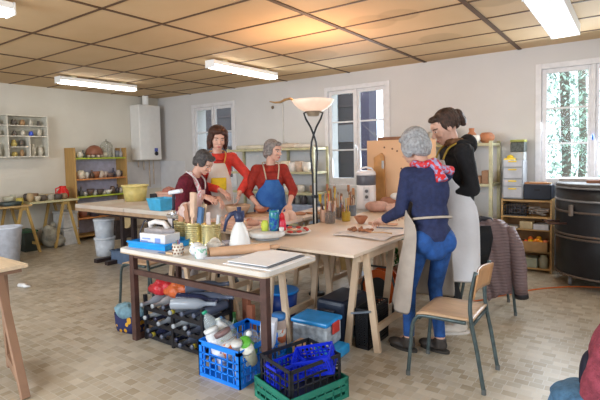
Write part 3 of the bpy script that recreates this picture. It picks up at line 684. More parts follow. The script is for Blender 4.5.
# big plywood board in the middle
ply = M((0.74, 0.60, 0.47), 0.5, 0, 0.10, 2.2, c2=(0.66, 0.52, 0.40))
t = thing('work_table_top', 'large pale plywood board on trestles holding the heater, brushes and the clay', 'table top', (-2.11, 4.15, 0.718))
MB().bb(-0.51, 0.54, -1.35, 1.45, 0, 0.022).build('board', ply, t, bevel=0.002)
trestle(-1.615, 3.30, 'front right trestle under the plywood board, beside the standing women', 0.716, 0.72, strap=True, spread=0.125)
trestle(-2.175, 3.00, 'trestle behind the blue crate, under the plywood board and the grey table edge', 0.700, 0.72, spread=0.11)
trestle(-2.36, 4.25, 'middle trestle under the plywood board, behind the lamp pole', 0.716, 0.72, spread=0.15)
trestle(-1.80, 4.30, 'rear right trestle under the plywood board, by the orange cable reel', 0.716, 0.72, rz=R(90), spread=0.15)

# table the three women on the left work at
t = thing('work_table_top', 'clay covered table top where three women in aprons are working', 'table top', (-3.17, 3.36, 0.765))
clayt = M((0.72, 0.56, 0.46), 0.7, 0, 0.1, 5, c2=(0.76, 0.64, 0.55))
MB().bb(-0.40, 0.44, -0.46, 0.46, 0, 0.033).build('board', clayt, t, bevel=0.003)
trestle(-3.62, 3.22, 'left trestle under the clay covered table, in front of the white apron', 0.763, 0.62, spread=0.17)
trestle(-3.02, 3.22, 'right trestle under the clay covered table, with blue cord', 0.763, 0.62, spread=0.17)
t = thing('work_table_top', 'narrow white board beyond the clay table, beside the lamp pole', 'table top', (-2.93, 4.34, 0.765))
MB().bb(-0.17, 0.20, -0.49, 0.46, 0, 0.033).build('board', M((0.66, 0.56, 0.46), 0.6, 0, 0.1, 3), t, bevel=0.003)
trestle(-2.93, 4.38, 'trestle under the narrow white board beyond the lamp pole', 0.763, 0.62, spread=0.13)

# front metal legged table
t = thing('metal_table', 'grey topped table on brown steel legs crowded with tins, tray and rolling pin', 'table', (-2.545, 2.39, 0))
poly = []
hx, hy, cr_ = 0.762, 0.285, 0.05
for (cx, cy, a0) in ((hx - cr_, hy - cr_, 0), (-hx + cr_, hy - cr_, 90), (-hx + cr_, -hy + cr_, 180), (hx - cr_, -hy + cr_, 270)):
    for k in range(5): a = R(a0 + 22.5 * k); poly.append((cx + cr_ * math.cos(a), cy + cr_ * math.sin(a)))
MB().prism(poly, 0.708, 0.74).build('table_top', M((0.62, 0.59, 0.55), 0.45, 0, 0.12, 9, c2=(0.70, 0.66, 0.61)), t, bevel=0.004)
MB().prism([(x * 1.001, y * 1.002) for x, y in poly], 0.703, 0.712).build('edge_band', M((0.48, 0.36, 0.24), 0.5), t)
brn = M((0.085, 0.042, 0.035), 0.45, 0.1, 0.15, 20)
for sx in (-1, 1):
    lx = 0.697 if sx > 0 else -0.655
    MB().bb(lx - 0.026, lx + 0.026, -0.242, -0.198, 0, 0.702).build('leg', brn, t, bevel=0.003)
g = MB(); g.bb(-0.67, 0.67, -0.235, -0.215, 0.665, 0.702); g.build('apron_rail', brn, t)
MB().bb(-0.628, 0.67, -0.238, -0.21, 0.535, 0.575).build('front_rail', brn, t)
MB().bb(-0.673, -0.637, -0.196, 0.20, 0.0, 0.04).build('foot_rail', brn, t); MB().bb(-0.673, -0.637, 0.20, 0.24, 0.0, 0.702).build('leg', brn, t, bevel=0.003)

# front left trestle table
t = thing('trestle_table', 'raw wooden trestle table cut off by the left edge of the photo', 'table', (-3.66, 1.19, 0))
MB().bb(-0.42, 0.30, -0.26, 0.27, 0.715, 0.74).build('table_top', wood((0.70, 0.55, 0.38), 0.85), t, bevel=0.002)
brw = wood((0.30, 0.17, 0.105), 0.75, sx=1, sy=1, sz=1)
MB().bb(-0.40, 0.27, -0.22, 0.24, 0.685, 0.714).build('support_rail', brw, t)
for (a, b) in (((0.26, 0.10), (0.68, 0.05)), ((0.22, 0.14), (0.12, 0.20)), ((0.10, -0.20), (0.42, -0.26)), ((-0.3, 0.18), (-0.4, 0.24)), ((-0.3, -0.2), (-0.4, -0.24))):
    MB().bar((b[0], b[1], 0), (a[0], a[1], 0.69), 0.03, 0.05, (0, 1, 0)).build('leg', brw, t, bevel=0.003)
MB().bar((0.62, 0.06, 0.08), (0.14, 0.18, 0.08), 0.03, 0.06).build('lower_rail', brw, t)
t = thing('waste_bin', 'pale blue white plastic bin at the left edge before the far table', 'bin', (-7.12, 2.84, 0))
MB().lathe([(0, 0), (0.13, 0), (0.185, 0.50), (0.195, 0.505), (0.195, 0.525), (0.178, 0.525), (0.125, 0.015), (0, 0.015)], 28).build('body', M((0.66, 0.70, 0.80), 0.4), t)
tag(MB().tube([(0, 0, 0.02), (0.06, 0.04, 0.015), (0.12, 0.02, 0.02), (0.16, 0.06, 0.015)], 0.02, 8, rs=[.02, .028, .018, .008]).build('rag', M((0.72, 0.72, 0.72), 0.8), None, (-5.70, 2.36, 0)), 'crumpled white rag on the open floor beyond the front left table', 'rag')

# far left wall tables
def ltable(x0, x1, y0, y1, z, label, topm, tl, rails=True):
    t = thing('trestle_table', label, 'table', ((x0 + x1) / 2, (y0 + y1) / 2, 0)); hx, hy = (x1 - x0) / 2, (y1 - y0) / 2
    MB().bb(-hx, hx, -hy, hy, z - 0.025, z).build('table_top', topm, t, bevel=0.003)
    for yy in tl:
        yy -= (y0 + y1) / 2
        MB().bb(-hx + 0.04, hx - 0.04, yy - 0.02, yy + 0.02, z - 0.08, z - 0.026).build('beam', yw, t)
        for ex in (-1, 1):
            for s_ in (-1, 1): MB().bar((ex * (hx - 0.06), yy + s_ * 0.20, 0), (ex * (hx - 0.06), yy + s_ * 0.035, z - 0.03), 0.03, 0.045, (1, 0, 0)).build('leg', yw, t)
        for s_ in ((-1, 1) if rails else ()): MB().bb(-hx + 0.05, hx - 0.05, yy + s_ * 0.17 - 0.012, yy + s_ * 0.17 + 0.012, 0.12, 0.16).build('rail', yw, t)
    return t
ltable(-8.17, -7.50, 2.20, 3.36, 0.76, 'yellow wood trestle table at the far left holding a dark tray', wood((0.52, 0.34, 0.14), 0.8), (2.45, 3.27))
ltable(-8.17, -7.58, 3.37, 4.155, 0.78, 'trestle table with pale green edge against the left wall before the bookcase', M((0.56, 0.52, 0.30), 0.55, 0, 0.1, 4), (3.95,), rails=False)
# ---- things on and under the far left tables
t = thing('tray', 'dark flat tray at the front of the far left table', 'tray', (-7.66, 3.12, 0.76), rz=0)
MB().lathe([(0, 0), (0.15, 0), (0.17, 0.06), (0.16, 0.06), (0.14, 0.012), (0, 0.012)], 4, rot=Matrix.Rotation(R(45), 3, 'Z')).build('body', M((0.05, 0.07, 0.07), 0.4), t)
for i, (x, y, r, h, c, k) in enumerate([(-7.75, 2.85, .06, .18, (.30, .20, .14), 0), (-7.95, 3.0, .05, .16, (.55, .52, .44), 1), (-7.9, 3.2, .08, .12, (.52, .50, .38), 2), (-7.72, 3.28, .05, .10, (.50, .40, .08), 1), (-8.0, 3.3, .05, .14, (.5, .5, .4), 0)]):
    tag(MB().lathe(potp(r, h, k), 14).build('pot', M(c, 0.5), None, (x, y, 0.76)), ['brown jar at the far left edge above the dark tray', 'pale cup left behind the dark tray', 'flared pale bowl behind the dark tray', 'small yellow pot right of the dark tray', 'grey pot at the wall behind the dark tray'][i], ['jar', 'cup', 'bowl', 'pot', 'pot'][i], 'pots on the far left table')
rnd = random.Random(31)
cols_ = [(.42, .30, .16), (.08, .06, .05), (.56, .48, .36), (.30, .18, .10), (.12, .09, .07), (.50, .44, .30), (.36, .32, .26)]
for i in range(12):
    y = 3.45 + 0.055 * i; x = -7.75 - 0.22 * (i % 2) - rnd.uniform(0, .05); k = rnd.randrange(3); h = rnd.uniform(.08, .16)
    tag(MB().lathe(potp(rnd.uniform(.05, .07), h, k), 12).build(['pot', 'cup', 'bowl'][k], M(cols_[i % 7], 0.5), None, (x, y, 0.78)),
        'small %s in the clutter left of the red jug, %s along the table%s' % (['pot', 'cup', 'bowl'][k], ordn[i] if i < 11 else 'twelfth', ', front row' if i % 2 == 0 else ', rear'), ['pot', 'cup', 'bowl'][k], 'clutter on the left wall table')
t = thing('jug', 'bright red jug at the corner of the brown bookcase', 'jug', (-7.90, 4.05, 0.78))
redm = M((0.62, 0.015, 0.015), 0.25, 0, 0.05)
MB().lathe([(0, 0), (0.075, 0), (0.095, 0.05), (0.09, 0.12), (0.05, 0.18), (0.055, 0.21), (0.048, 0.21), (0.04, 0.18), (0, 0.17)], 20).build('body', redm, t)
MB().tube([(0.0, -0.055, 0.19), (0, -0.12, 0.17), (0, -0.12, 0.09), (0, -0.085, 0.06)], 0.011, 8).build('handle', redm, t)
# under
t = thing('crate', 'black plastic crate with green edge under the far left table', 'crate', (-7.90, 3.42, 0))
MB().bb(-0.18, 0.18, -0.10, 0.10, 0, 0.30).build('body', M((0.02, 0.028, 0.022), 0.5), t, bevel=0.01)
MB().bb(-0.19, 0.19, -0.11, 0.11, 0.302, 0.33).build('rim', M((0.03, 0.10, 0.05), 0.5), t, bevel=0.006)
g = MB()
g.ell((0, 0, 0.16), (0.17, 0.15, 0.16)); g.ell((0.05, -0.06, 0.28), (0.09, 0.09, 0.10)); g.ell((0.02, 0.04, 0.36), (0.05, 0.05, 0.06)); g.ell((0.06, 0.08, 0.10), (0.13, 0.12, 0.1))
tag(link(remesh(g, 'plastic_sack', 0.015, 3), 'plastic_sack', M((0.48, 0.46, 0.38), 0.6, 0, 0.3, 9, bump=0.8, bscale=18, c2=(0.20, 0.19, 0.16)), None, (-7.80, 3.76, 0)), 'crumpled pale plastic sack between the black crate and white boxes', 'sack')
wb = M((0.60, 0.60, 0.60), 0.5)
for i, z in enumerate((0, 0.285)):
    t = thing('white_box', '%s of the two white boxes under the left trestle table' % ['lower', 'upper'][i], 'box', (-7.90, 4.06, z), group='white boxes under the left table')
    MB().bb(-0.16, 0.18, -0.12, 0.13, 0, 0.24).build('body', wb, t, bevel=0.01)
    MB().bb(-0.17, 0.19, -0.13, 0.14, 0.242, 0.28).build('lid', wb, t, bevel=0.01)
t = thing('storage_box', 'dark box on the floor at the foot of the brown bookcase', 'box', (-7.60, 4.92, 0))
MB().bb(-0.20, 0.18, -0.22, 0.22, 0, 0.34).build('body', M((0.035, 0.025, 0.025), 0.5, 0, 0.4), t, bevel=0.01)
MB().bb(-0.21, 0.19, -0.23, 0.23, 0.342, 0.37).build('lid', M((0.10, 0.05, 0.03), 0.5), t)

# ---- slab bench in the middle distance
t = thing('slab_bench', 'long bench with thick white boards on dark steel posts in front of the bookcase', 'table', (-5.42, 3.95, 0))
MB().bb(-1.14, 1.14, -0.42, 0.44, 0.70, 0.742).build('under_board', M((0.45, 0.30, 0.19), 0.6), t)
dk = M((0.035, 0.022, 0.022), 0.5)
for x in (-0.62, -0.36, 0.02, 0.22, 0.92):
    MB().bb(x - 0.03, x + 0.03, -0.03, 0.03, 0.055, 0.699).build('post', dk, t)
for x in (-0.62, -0.36, 0.92): MB().bb(x - 0.04, x + 0.04, -0.45, 0.40, 0, 0.052).build('foot', dk, t)
MB().bb(-0.9, 1.05, -0.25, -0.19, 0.64, 0.698).build('cross_rail', dk, t)
for i, (a, b, c, d, z, lb) in enumerate([(-1.13, 0.05, -0.43, 0.42, 0.743, 'thick white board on the left half of the slab bench'), (0.06, 1.14, -0.43, 0.42, 0.743, 'thick white board on the right half of the slab bench')]):
    tag(MB().bb(a, b, c, d, 0, 0.055).build('plaster_board', M((0.66, 0.61, 0.54), 0.7, 0, 0.1, 3, c2=(0.62, 0.50, 0.42)), None, (-5.42, 3.95, z), bevel=0.008), lb, 'board')
def tub(x, y, z, r, h, c, label, n=28, cat='tub', rim=0.012):
    t = thing('tub', label, cat, (x, y, z))
    MB().lathe([(0, 0), (r * .78, 0), (r * .97, h * .93), (r * .92, h * .93), (r * .74, 0.01), (0, 0.01)], n).build('body', M(c, 0.4), t)
    MB().lathe([(r * .96, h * .90), (r * 1.05, h * .91), (r * 1.05, h), (r * .95, h), (r * .93, h * .93)], n).build('rim', M([min(1, q * 1.15 + .05) for q in c], 0.4), t)
    return t
tub(-6.08, 4.20, 0.80, 0.19, 0.24, (0.66, 0.55, 0.20), 'round pale yellow plastic tub on the slab bench')
tub(-5.22, 4.14, 0.80, 0.17, 0.17, (0.62, 0.36, 0.28), 'pinkish tub on the bench behind the woman in burgundy')
g = MB(); rnd = random.Random(2)
for k in range(9): g.ell((rnd.uniform(-.08, .08), rnd.uniform(-.08, .08), rnd.uniform(0.0, .05)), (.04, .04, .035))
tag(link(remesh(g, 'clay_scraps', 0.01, 2), 'clay_scraps', M((0.42, 0.16, 0.12), 0.6), None, (-5.22, 4.14, 0.965)), 'reddish clay scraps heaped in the pinkish tub', 'clay', kind='stuff')
t = thing('small_black_box', 'small black box between the yellow tub and the pink tub', 'box', (-5.62, 4.25, 0.80))
MB().bb(-0.075, 0.075, -0.08, 0.08, 0, 0.12).build('body', M((0.02, 0.02, 0.03), 0.5), t, bevel=0.008)
t = thing('plastic_basin', 'turquoise plastic basin at the near end of the slab bench', 'basin', (-4.70, 3.62, 0.80))
tq = M((0.07, 0.46, 0.78), 0.35)
MB().lathe([(0, 0), (0.15, 0), (0.185, 0.135), (0.195, 0.14), (0.19, 0.15), (0.17, 0.14), (0.14, 0.012), (0, 0.012)], 4, rot=Matrix.Rotation(R(45), 3, 'Z')).build('body', tq, t, bevel=0.006)
g = MB()
for k in range(6): g.ell((0.05 * math.cos(k), 0.05 * math.sin(k * 2), 0.035), (.05, .045, .035))
tag(link(remesh(g, 'pink_cloth', 0.01, 2), 'pink_cloth', M((0.62, 0.33, 0.24), 0.8, bump=0.5, bscale=30), None, (-4.86, 3.70, 0.80)), 'salmon pink clay bundle left of the turquoise basin', 'clay')
for i, (z, lb) in enumerate([(0, 'lower white bucket of the stack under the slab bench'), (0.275, 'upper white bucket stacked under the slab bench')]):
    t = thing('bucket', lb, 'bucket', (-6.42, 3.88, z), group='stacked white buckets')
    MB().lathe([(0, 0), (0.125, 0), (0.142, 0.24), (0, 0.24)], 28).build('body', M((0.60, 0.64, 0.70), 0.35), t)
    MB().lathe([(0, 0.242), (0.150, 0.242), (0.152, 0.272), (0, 0.272)], 28).build('lid', M((0.66, 0.69, 0.74), 0.35), t)
t = thing('bucket', 'white bucket behind the wooden disc under the slab bench', 'bucket', (-5.55, 4.45, 0.0))
MB().lathe([(0, 0), (0.14, 0), (0.17, 0.38), (0.16, 0.385), (0.13, 0.01), (0, 0.01)], 24).build('body', M((0.58, 0.60, 0.64), 0.4), t)
tag(MB().cone((0, -0.015, 0), (0, 0.015, 0), 0.125, 0.125, 28).build('wooden_disc', M((0.56, 0.40, 0.20), 0.6), None, (-5.98, 3.97, 0.55)), 'round pale wooden disc hung beneath the slab bench', 'disc')
t = thing('crate', 'low grey blue crate on the floor at the foot of the slab bench', 'crate', (-5.62, 3.80, 0.0), rz=0.1)
cb = M((0.10, 0.15, 0.24), 0.4)
g = MB(); g.bb(-0.26, 0.26, -0.14, 0.14, 0, 0.01)
for s_ in (-1, 1): g.bb(-0.26, 0.26, s_ * 0.14 - 0.005, s_ * 0.14 + 0.005, 0, 0.17); g.bb(s_ * 0.26 - 0.005, s_ * 0.26 + 0.005, -0.14, 0.14, 0, 0.17)
g.build('body', cb, t); MB().tube([(-0.27, -0.15, 0.17), (0.27, -0.15, 0.17), (0.27, 0.15, 0.17), (-0.27, 0.15, 0.17)], 0.012, 8, closed=True).build('rim', cb, t)

# ---- torchiere lamp
t = thing('floor_lamp', 'lit torchiere floor lamp with twisted black rods and glowing glass bowl', 'floor lamp', (-2.645, 3.925, 0))
blk = M((0.02, 0.02, 0.022), 0.35, 0.3)
MB().lathe([(0, 0), (0.085, 0), (0.085, 0.015), (0.03, 0.03), (0, 0.03)], 32).build('base', blk, t)
rx = (0.81, 0.585)
def lp(o, z): return (rx[0] * o, rx[1] * o, z)
for s_ in (-1, 1):
    pts = [lp(s_ * 0.014, 0.03), lp(s_ * 0.016, 1.0), lp(s_ * 0.020, 1.25), lp(s_ * 0.034, 1.45), lp(s_ * 0.022, 1.57), lp(0, 1.64), lp(-s_ * 0.03, 1.72), lp(-s_ * 0.075, 1.80), lp(-s_ * 0.095, 1.86), lp(-s_ * 0.05, 1.875)]
    MB().tube(pts, 0.0105, 8).build('rod', blk, t)
MB().cone((0, 0, 0.72), (0, 0, 1.15), 0.010, 0.010, 10).build('inner_pole', M((0.62, 0.60, 0.55), 0.4), t)
MB().cone((0, 0, 1.00), (0, 0, 1.03), 0.035, 0.035).build('collar', blk, t); MB().cone((0, 0, 0.70), (0, 0, 0.72), 0.03, 0.03).build('collar', blk, t)
g = MB(); g.lathe([(0.07, 1.868), (0.085, 1.87), (0.085, 1.885), (0.07, 1.885)], 24); g.cone((0, 0, 1.83), (0, 0, 1.868), 0.055, 0.072, 24); g.build('fitting', M((0.35, 0.28, 0.2), 0.4, 0.5), t)
bowl_m = M((0.55, 0.44, 0.38), 0.35, 0, 0.12, 9, emit=(1.0, 0.66, 0.46), es=0.42)
MB().lathe([(0.06, 1.87), (0.10, 1.88), (0.15, 1.91), (0.19, 1.948), (0.215, 1.988), (0.211, 1.990), (0.185, 1.955), (0.145, 1.917), (0.095, 1.888), (0.055, 1.88)], 40).build('glass_bowl', bowl_m, t)
MB().tube([lp(-0.19, 1.985), lp(-0.23, 2.01), lp(-0.28, 2.00), lp(-0.33, 1.975), lp(-0.385, 1.972), lp(-0.44, 1.985)], 0.012, 8, rs=[.010, .012, .012, .011, .009, .006]).build('bowl_arm', M((0.30, 0.19, 0.08), 0.4, 0.3), t)
MB().cone((0, 0, 1.93), (0, 0, 2.0), 0.012, 0.012, 12).build('bulb', M((1, 1, 1), 0.4, 0, 0, emit=(1, 0.8, 0.55), es=30), t)
ld = bpy.data.lights.new('lamp_light', 'POINT'); ld.energy = 21; ld.color = (1.0, 0.62, 0.36); ld.shadow_soft_size = 0.05
lo = bpy.data.objects.new('lamp_light', ld); col.objects.link(lo); lo.parent = t; lo.location = (0, 0, 2.05)

# ---- plywood panel, heater
t = thing('plywood_panel', 'upright peach plywood panel with peg holes behind the grey haired woman', 'panel', (-2.40, 5.50, 0.74))
MB().bb(-0.46, 0.46, -0.009, 0.009, 0, 0.862).build('sheet', M((0.66, 0.40, 0.22), 0.5, 0, 0.07, 1.5), t, bevel=0.002)
g = MB()
for (x, z) in ((-0.21, 0.77), (-0.10, 0.75), (-0.035, 0.72), (0.05, 0.65), (0.02, 0.5), (0.2, 0.7)): g.cone((x, -0.0095, z), (x, -0.0125, z), 0.012, 0.012, 10)
g.build('peg_hole', M((0.14, 0.07, 0.04), 0.7), t)
g = MB(); g.prism([(-0.35, 0.0), (-0.19, 0.0), (-0.21, 0.66), (-0.245, 0.70), (-0.35, 0.64)], 0.012, 0.036, m=Matrix(((1, 0, 0), (0, 0, -1), (0, 1, 0))))
g.build('brown_support', M((0.50, 0.25, 0.08), 0.5), t)
g = MB(); g.bb(-0.235, -0.20, -0.045, -0.037, 0.50, 0.60); g.build('hinge_plate', M((0.35, 0.33, 0.3), 0.4, 0.6), t)
t = thing('fan_heater', 'white cylindrical heater with dark grey band on the plywood board', 'heater', (-2.72, 5.19, 0.742))
wh = M((0.78, 0.76, 0.78), 0.35, 0, 0)
MB().lathe([(0, 0.0), (0.125, 0.0), (0.128, 0.02), (0.120, 0.04), (0.118, 0.36), (0, 0.36)], 36).build('body', wh, t)
MB().lathe([(0.1185, 0.305), (0.121, 0.31), (0.121, 0.42), (0.1185, 0.425), (0, 0.425)], 36).build('dark_band', M((0.10, 0.10, 0.12), 0.4), t)
MB().lathe([(0, 0.426), (0.122, 0.426), (0.122, 0.445), (0.11, 0.475), (0.07, 0.485), (0, 0.485)], 36).build('cap', wh, t)
MB().tube([(-0.08, -0.04, 0.47), (-0.06, -0.03, 0.51), (0.0, 0, 0.525), (0.06, 0.03, 0.51), (0.08, 0.04, 0.47)], 0.012, 8).build('carry_handle', wh, t)
d_ = V((0.48, -0.877, 0))
q_ = Matrix.Rotation(math.atan2(0.48, 0.877), 3, 'Z')
MB().box(d_ * 0.118 + V((0, 0, 0.20)), (0.075, 0.025, 0.17), q_).build('control_plate', M((0.68, 0.67, 0.69), 0.4, 0, 0), t, bevel=0.006)
for z in (0.235, 0.165): MB().cone(d_ * 0.130 + V((0, 0, z)), d_ * 0.150 + V((0, 0, z)), 0.022, 0.018, 18).build('dial', M((0.13, 0.13, 0.14), 0.4), t)

# ---- things on the plywood board
BT = 0.742
t = thing('banding_wheel', 'round white turntable at the near left corner of the plywood board', 'turntable', (-2.50, 2.98, BT))
MB().lathe([(0, 0), (0.10, 0), (0.105, 0.01), (0.05, 0.02), (0.05, 0.026), (0, 0.026)], 36).build('foot', M((0.35, 0.35, 0.36), 0.5), t)
MB().lathe([(0, 0.027), (0.145, 0.027), (0.150, 0.034), (0.150, 0.060), (0.146, 0.066), (0, 0.066)], 44).build('wheel_head', M((0.66, 0.65, 0.63), 0.4), t)
z = BT + 0.067
t = thing('tumbler', 'tall marbled blue and green glass tumbler on the white turntable', 'glass', (-2.46, 3.03, z))
mt = bpy.data.materials.new('marbled_glaze'); mt.use_nodes = True; nt = mt.node_tree; b = nt.nodes['Principled BSDF']; b.inputs['Roughness'].default_value = 0.12
tc = nt.nodes.new('ShaderNodeTexCoord'); n = nt.nodes.new('ShaderNodeTexNoise'); n.inputs['Scale'].default_value = 22; n.inputs['Distortion'].default_value = 2.0
r = nt.nodes.new('ShaderNodeValToRGB'); e = r.color_ramp.elements
e[0].position = 0.30; e[0].color = (0.01, 0.03, 0.22, 1); e[1].position = 0.75; e[1].color = (0.45, 0.55, 0.60, 1)
for p, c in ((0.45, (0.02, 0.13, 0.50)), (0.55, (0.04, 0.30, 0.16)), (0.63, (0.03, 0.20, 0.50))): q = e.new(p); q.color = (*c, 1)
nt.links.new(tc.outputs['Object'], n.inputs['Vector']); nt.links.new(n.outputs['Fac'], r.inputs['Fac']); nt.links.new(r.outputs['Color'], b.inputs['Base Color'])
MB().lathe([(0, 0), (0.038, 0), (0.045, 0.04), (0.044, 0.15), (0.038, 0.175), (0.033, 0.175), (0.036, 0.15), (0.036, 0.012), (0, 0.012)], 24).build('body', mt, t)
MB().lathe([(0.033, 0.150), (0.0, 0.152)], 24).build('water_surface', M((0.35, 0.45, 0.50), 0.1), t)
t = thing('squeeze_bottle', 'red squeeze bottle with pointed cap beside the blue tumbler', 'bottle', (-2.405, 3.07, z))
MB().lathe([(0, 0), (0.030, 0), (0.033, 0.02), (0.030, 0.08), (0.022, 0.095), (0, 0.095)], 20).build('body', M((0.62, 0.02, 0.06), 0.3), t)
MB().lathe([(0, 0.096), (0.024, 0.096), (0.020, 0.13), (0.008, 0.15), (0, 0.15)], 16).build('cap', M((0.62, 0.02, 0.03), 0.3), t)
t = thing('lime_cup', 'lime yellow plastic cup at the left of the blue tumbler', 'cup', (-2.53, 2.99, z))
MB().lathe([(0, 0), (0.030, 0), (0.034, 0.055), (0.022, 0.085), (0.018, 0.085), (0, 0.06)], 20).build('body', M((0.62, 0.72, 0.10), 0.35), t)
tag(MB().lathe([(0, 0), (0.02, 0), (0.022, 0.03), (0.012, 0.035), (0, 0.035)], 16).build('white_disc', M((0.75, 0.72, 0.72), 0.4), None, (-2.385, 3.03, z)), 'small white disc at the foot of the red squeeze bottle', 'disc')
t = thing('plate', 'white plate with red sliced pieces around its rim behind the turntable', 'plate', (-2.47, 3.31, BT))
MB().lathe([(0, 0), (0.09, 0), (0.16, 0.022), (0.155, 0.026), (0.09, 0.008), (0, 0.008)], 36).build('dish', M((0.70, 0.66, 0.62), 0.35), t)
for k in range(9):
    a = 0.5 + k * 0.66
    tag(MB().ell((0, 0, 0), (0.028, 0.018, 0.012), n=10, k=6).build('red_slice', M((0.58, 0.06, 0.04), 0.35), None, (-2.47 + 0.125 * math.cos(a), 3.31 + 0.125 * math.sin(a), BT + 0.034), rz=a + 1.57), 'red slice lying on the rim of the white plate, one of nine in the ring', 'slice', 'red slices on the plate')
tag(MB().ell((0, 0, 0), (0.05, 0.04, 0.02)).build('clay_piece', M((0.60, 0.42, 0.32), 0.6), None, (-2.47, 3.31, BT + 0.028)), 'pale clay piece in the middle of the white plate', 'clay')

def brushjar(x, y, zb, r, h, body, label, tools, seed, tin=False):
    t = thing('brush_jar', label, 'jar', (x, y, zb))
    MB().lathe([(0, 0), (r * .92, 0), (r, 0.01), (r, h * .85), (r * .93, h), (r * .86, h), (r * .9, h * .84), (r * .88, 0.012), (0, 0.012)], 24).build('body', body, t)
    rnd = random.Random(seed); out = []
    for i, (c, L_, w_, kind) in enumerate(tools):
        a = rnd.uniform(0, 6.28); rr = r * 0.55; lean = rnd.uniform(0.15, 0.75) * r
        p = V((rr * math.cos(a), rr * math.sin(a), 0.016)) * 1.0; q = V(((rr + lean) * math.cos(a + .3) * 1.0, (rr + lean) * math.sin(a + .3), L_))
        # keep the shaft inside the mouth of the jar
        k = (h) / L_; mid = p.lerp(q, k)
        if math.hypot(mid.x, mid.y) > r * 0.75:
            f = r * 0.72 / math.hypot(mid.x, mid.y); q = p + (V((mid.x * f, mid.y * f, mid.z)) - p) / k
        o = MB().cone(p, q, w_, w_ * 0.8, 8).build({'b': 'brush', 's': 'spatula', 't': 'clay_tool'}[kind], M(c, 0.5), None, (x, y, zb))
        d = (q - p).normalized()
        if kind == 'b': g2 = MB().cone(q, q + d * 0.03, w_ * 1.4, w_ * 0.7, 8).build('bristles', M((0.20, 0.12, 0.07), 0.8), o)
        if kind == 's': g2 = MB().box(q + d * 0.03, (0.03, 0.008, 0.075), Matrix.Rotation(rnd.uniform(0, 3), 3, 'Z')).build('blade', M(c, 0.5), o, bevel=0.003)
        if kind == 't': g2 = MB().tube([q, q + d * 0.02 + V((.008, 0, 0)), q + d * 0.04, q + d * 0.02 - V((.008, 0, 0))], 0.002, 5, closed=True).build('wire_loop', M((0.5, 0.45, 0.4), 0.3, 0.7), o)
        out.append(o)
    return t, out
WD = [(0.55, 0.30, 0.12), (0.65, 0.45, 0.25), (0.20, 0.08, 0.05), (0.60, 0.10, 0.05), (0.72, 0.62, 0.50), (0.35, 0.15, 0.07), (0.08, 0.10, 0.25), (0.78, 0.55, 0.05), (0.45, 0.22, 0.10)]
cn = {0: 'orange brown', 1: 'tan', 2: 'dark brown', 3: 'red', 4: 'cream', 5: 'chestnut', 6: 'navy', 7: 'yellow', 8: 'brown'}
def jarset(x, y, zb, r, h, body, label, short, seed, n, L0=0.16, L1=0.27):
    rnd = random.Random(seed * 7); ids = [rnd.randrange(9) for _ in range(n)]
    tools = [(WD[i], rnd.uniform(L0, L1), rnd.uniform(0.006, 0.010), rnd.choice('bbst')) for i in ids]
    t, out = brushjar(x, y, zb, r, h, body, label, tools, seed)
    order = sorted(range(n), key=lambda i: -tools[i][1])
    rank = ['tallest', 'second tallest', 'third tallest', 'fourth tallest', 'fifth tallest', 'sixth tallest', 'seventh tallest', 'shortest but one', 'shortest', 'lowest', 'very lowest']
    for k, i in enumerate(order):
        kd = {'b': 'brush', 's': 'spatula', 't': 'clay tool'}[tools[i][3]]
        tag(out[i], '%s handled %s, %s standing in %s' % (cn[ids[i]], kd, rank[k], short), kd, 'tools standing in jars')
jg = M((0.30, 0.26, 0.24), 0.15, 0, 0, alpha=0.45)
jarset(-2.60, 4.03, BT, 0.05, 0.13, M((0.62, 0.38, 0.27), 0.5), 'peach plastic pot full of brushes right of the lamp pole', 'the peach pot by the lamp pole', 3, 8)
jarset(-2.50, 3.98, BT, 0.052, 0.12, jg, 'clear jar of brushes in the front of the jar group', 'the front clear jar', 5, 9)
jarset(-2.56, 4.28, BT, 0.052, 0.13, jg, 'clear jar crowded with tools in the centre of the jar group', 'the centre clear jar', 8, 9)
jarset(-2.43, 4.18, BT, 0.045, 0.10, M((0.62, 0.42, 0.06), 0.3, 0, 0.1, alpha=0.8), 'yellowish jar with short tools in the jar group', 'the yellowish jar', 12, 6, 0.13, 0.2)
jarset(-2.60, 4.58, BT, 0.062, 0.12, M((0.15, 0.17, 0.20), 0.3, 0, 0.3), 'dark grey rounded jar of brushes left of the heater', 'the dark grey jar', 15, 9, 0.17, 0.28)
jarset(-2.74, 4.40, 0.80, 0.05, 0.12, M((0.66, 0.48, 0.40), 0.6), 'pinkish pot of tools behind the jar group', 'the pinkish rear pot', 19, 6)
MBb = [(0, 0), (0.025, 0), (0.06, 0.05), (0.056, 0.055), (0.022, 0.01), (0, 0.01)]
tag(MB().lathe([(r_ * 1.15, z_ * 1.35) for r_, z_ in MBb], 26, flute=5, fa=0.06).build('clay_bowl', M((0.42, 0.17, 0.09), 0.7), None, (-2.21, 4.10, BT)), 'small rough brown clay bowl in the middle of the plywood board', 'bowl')
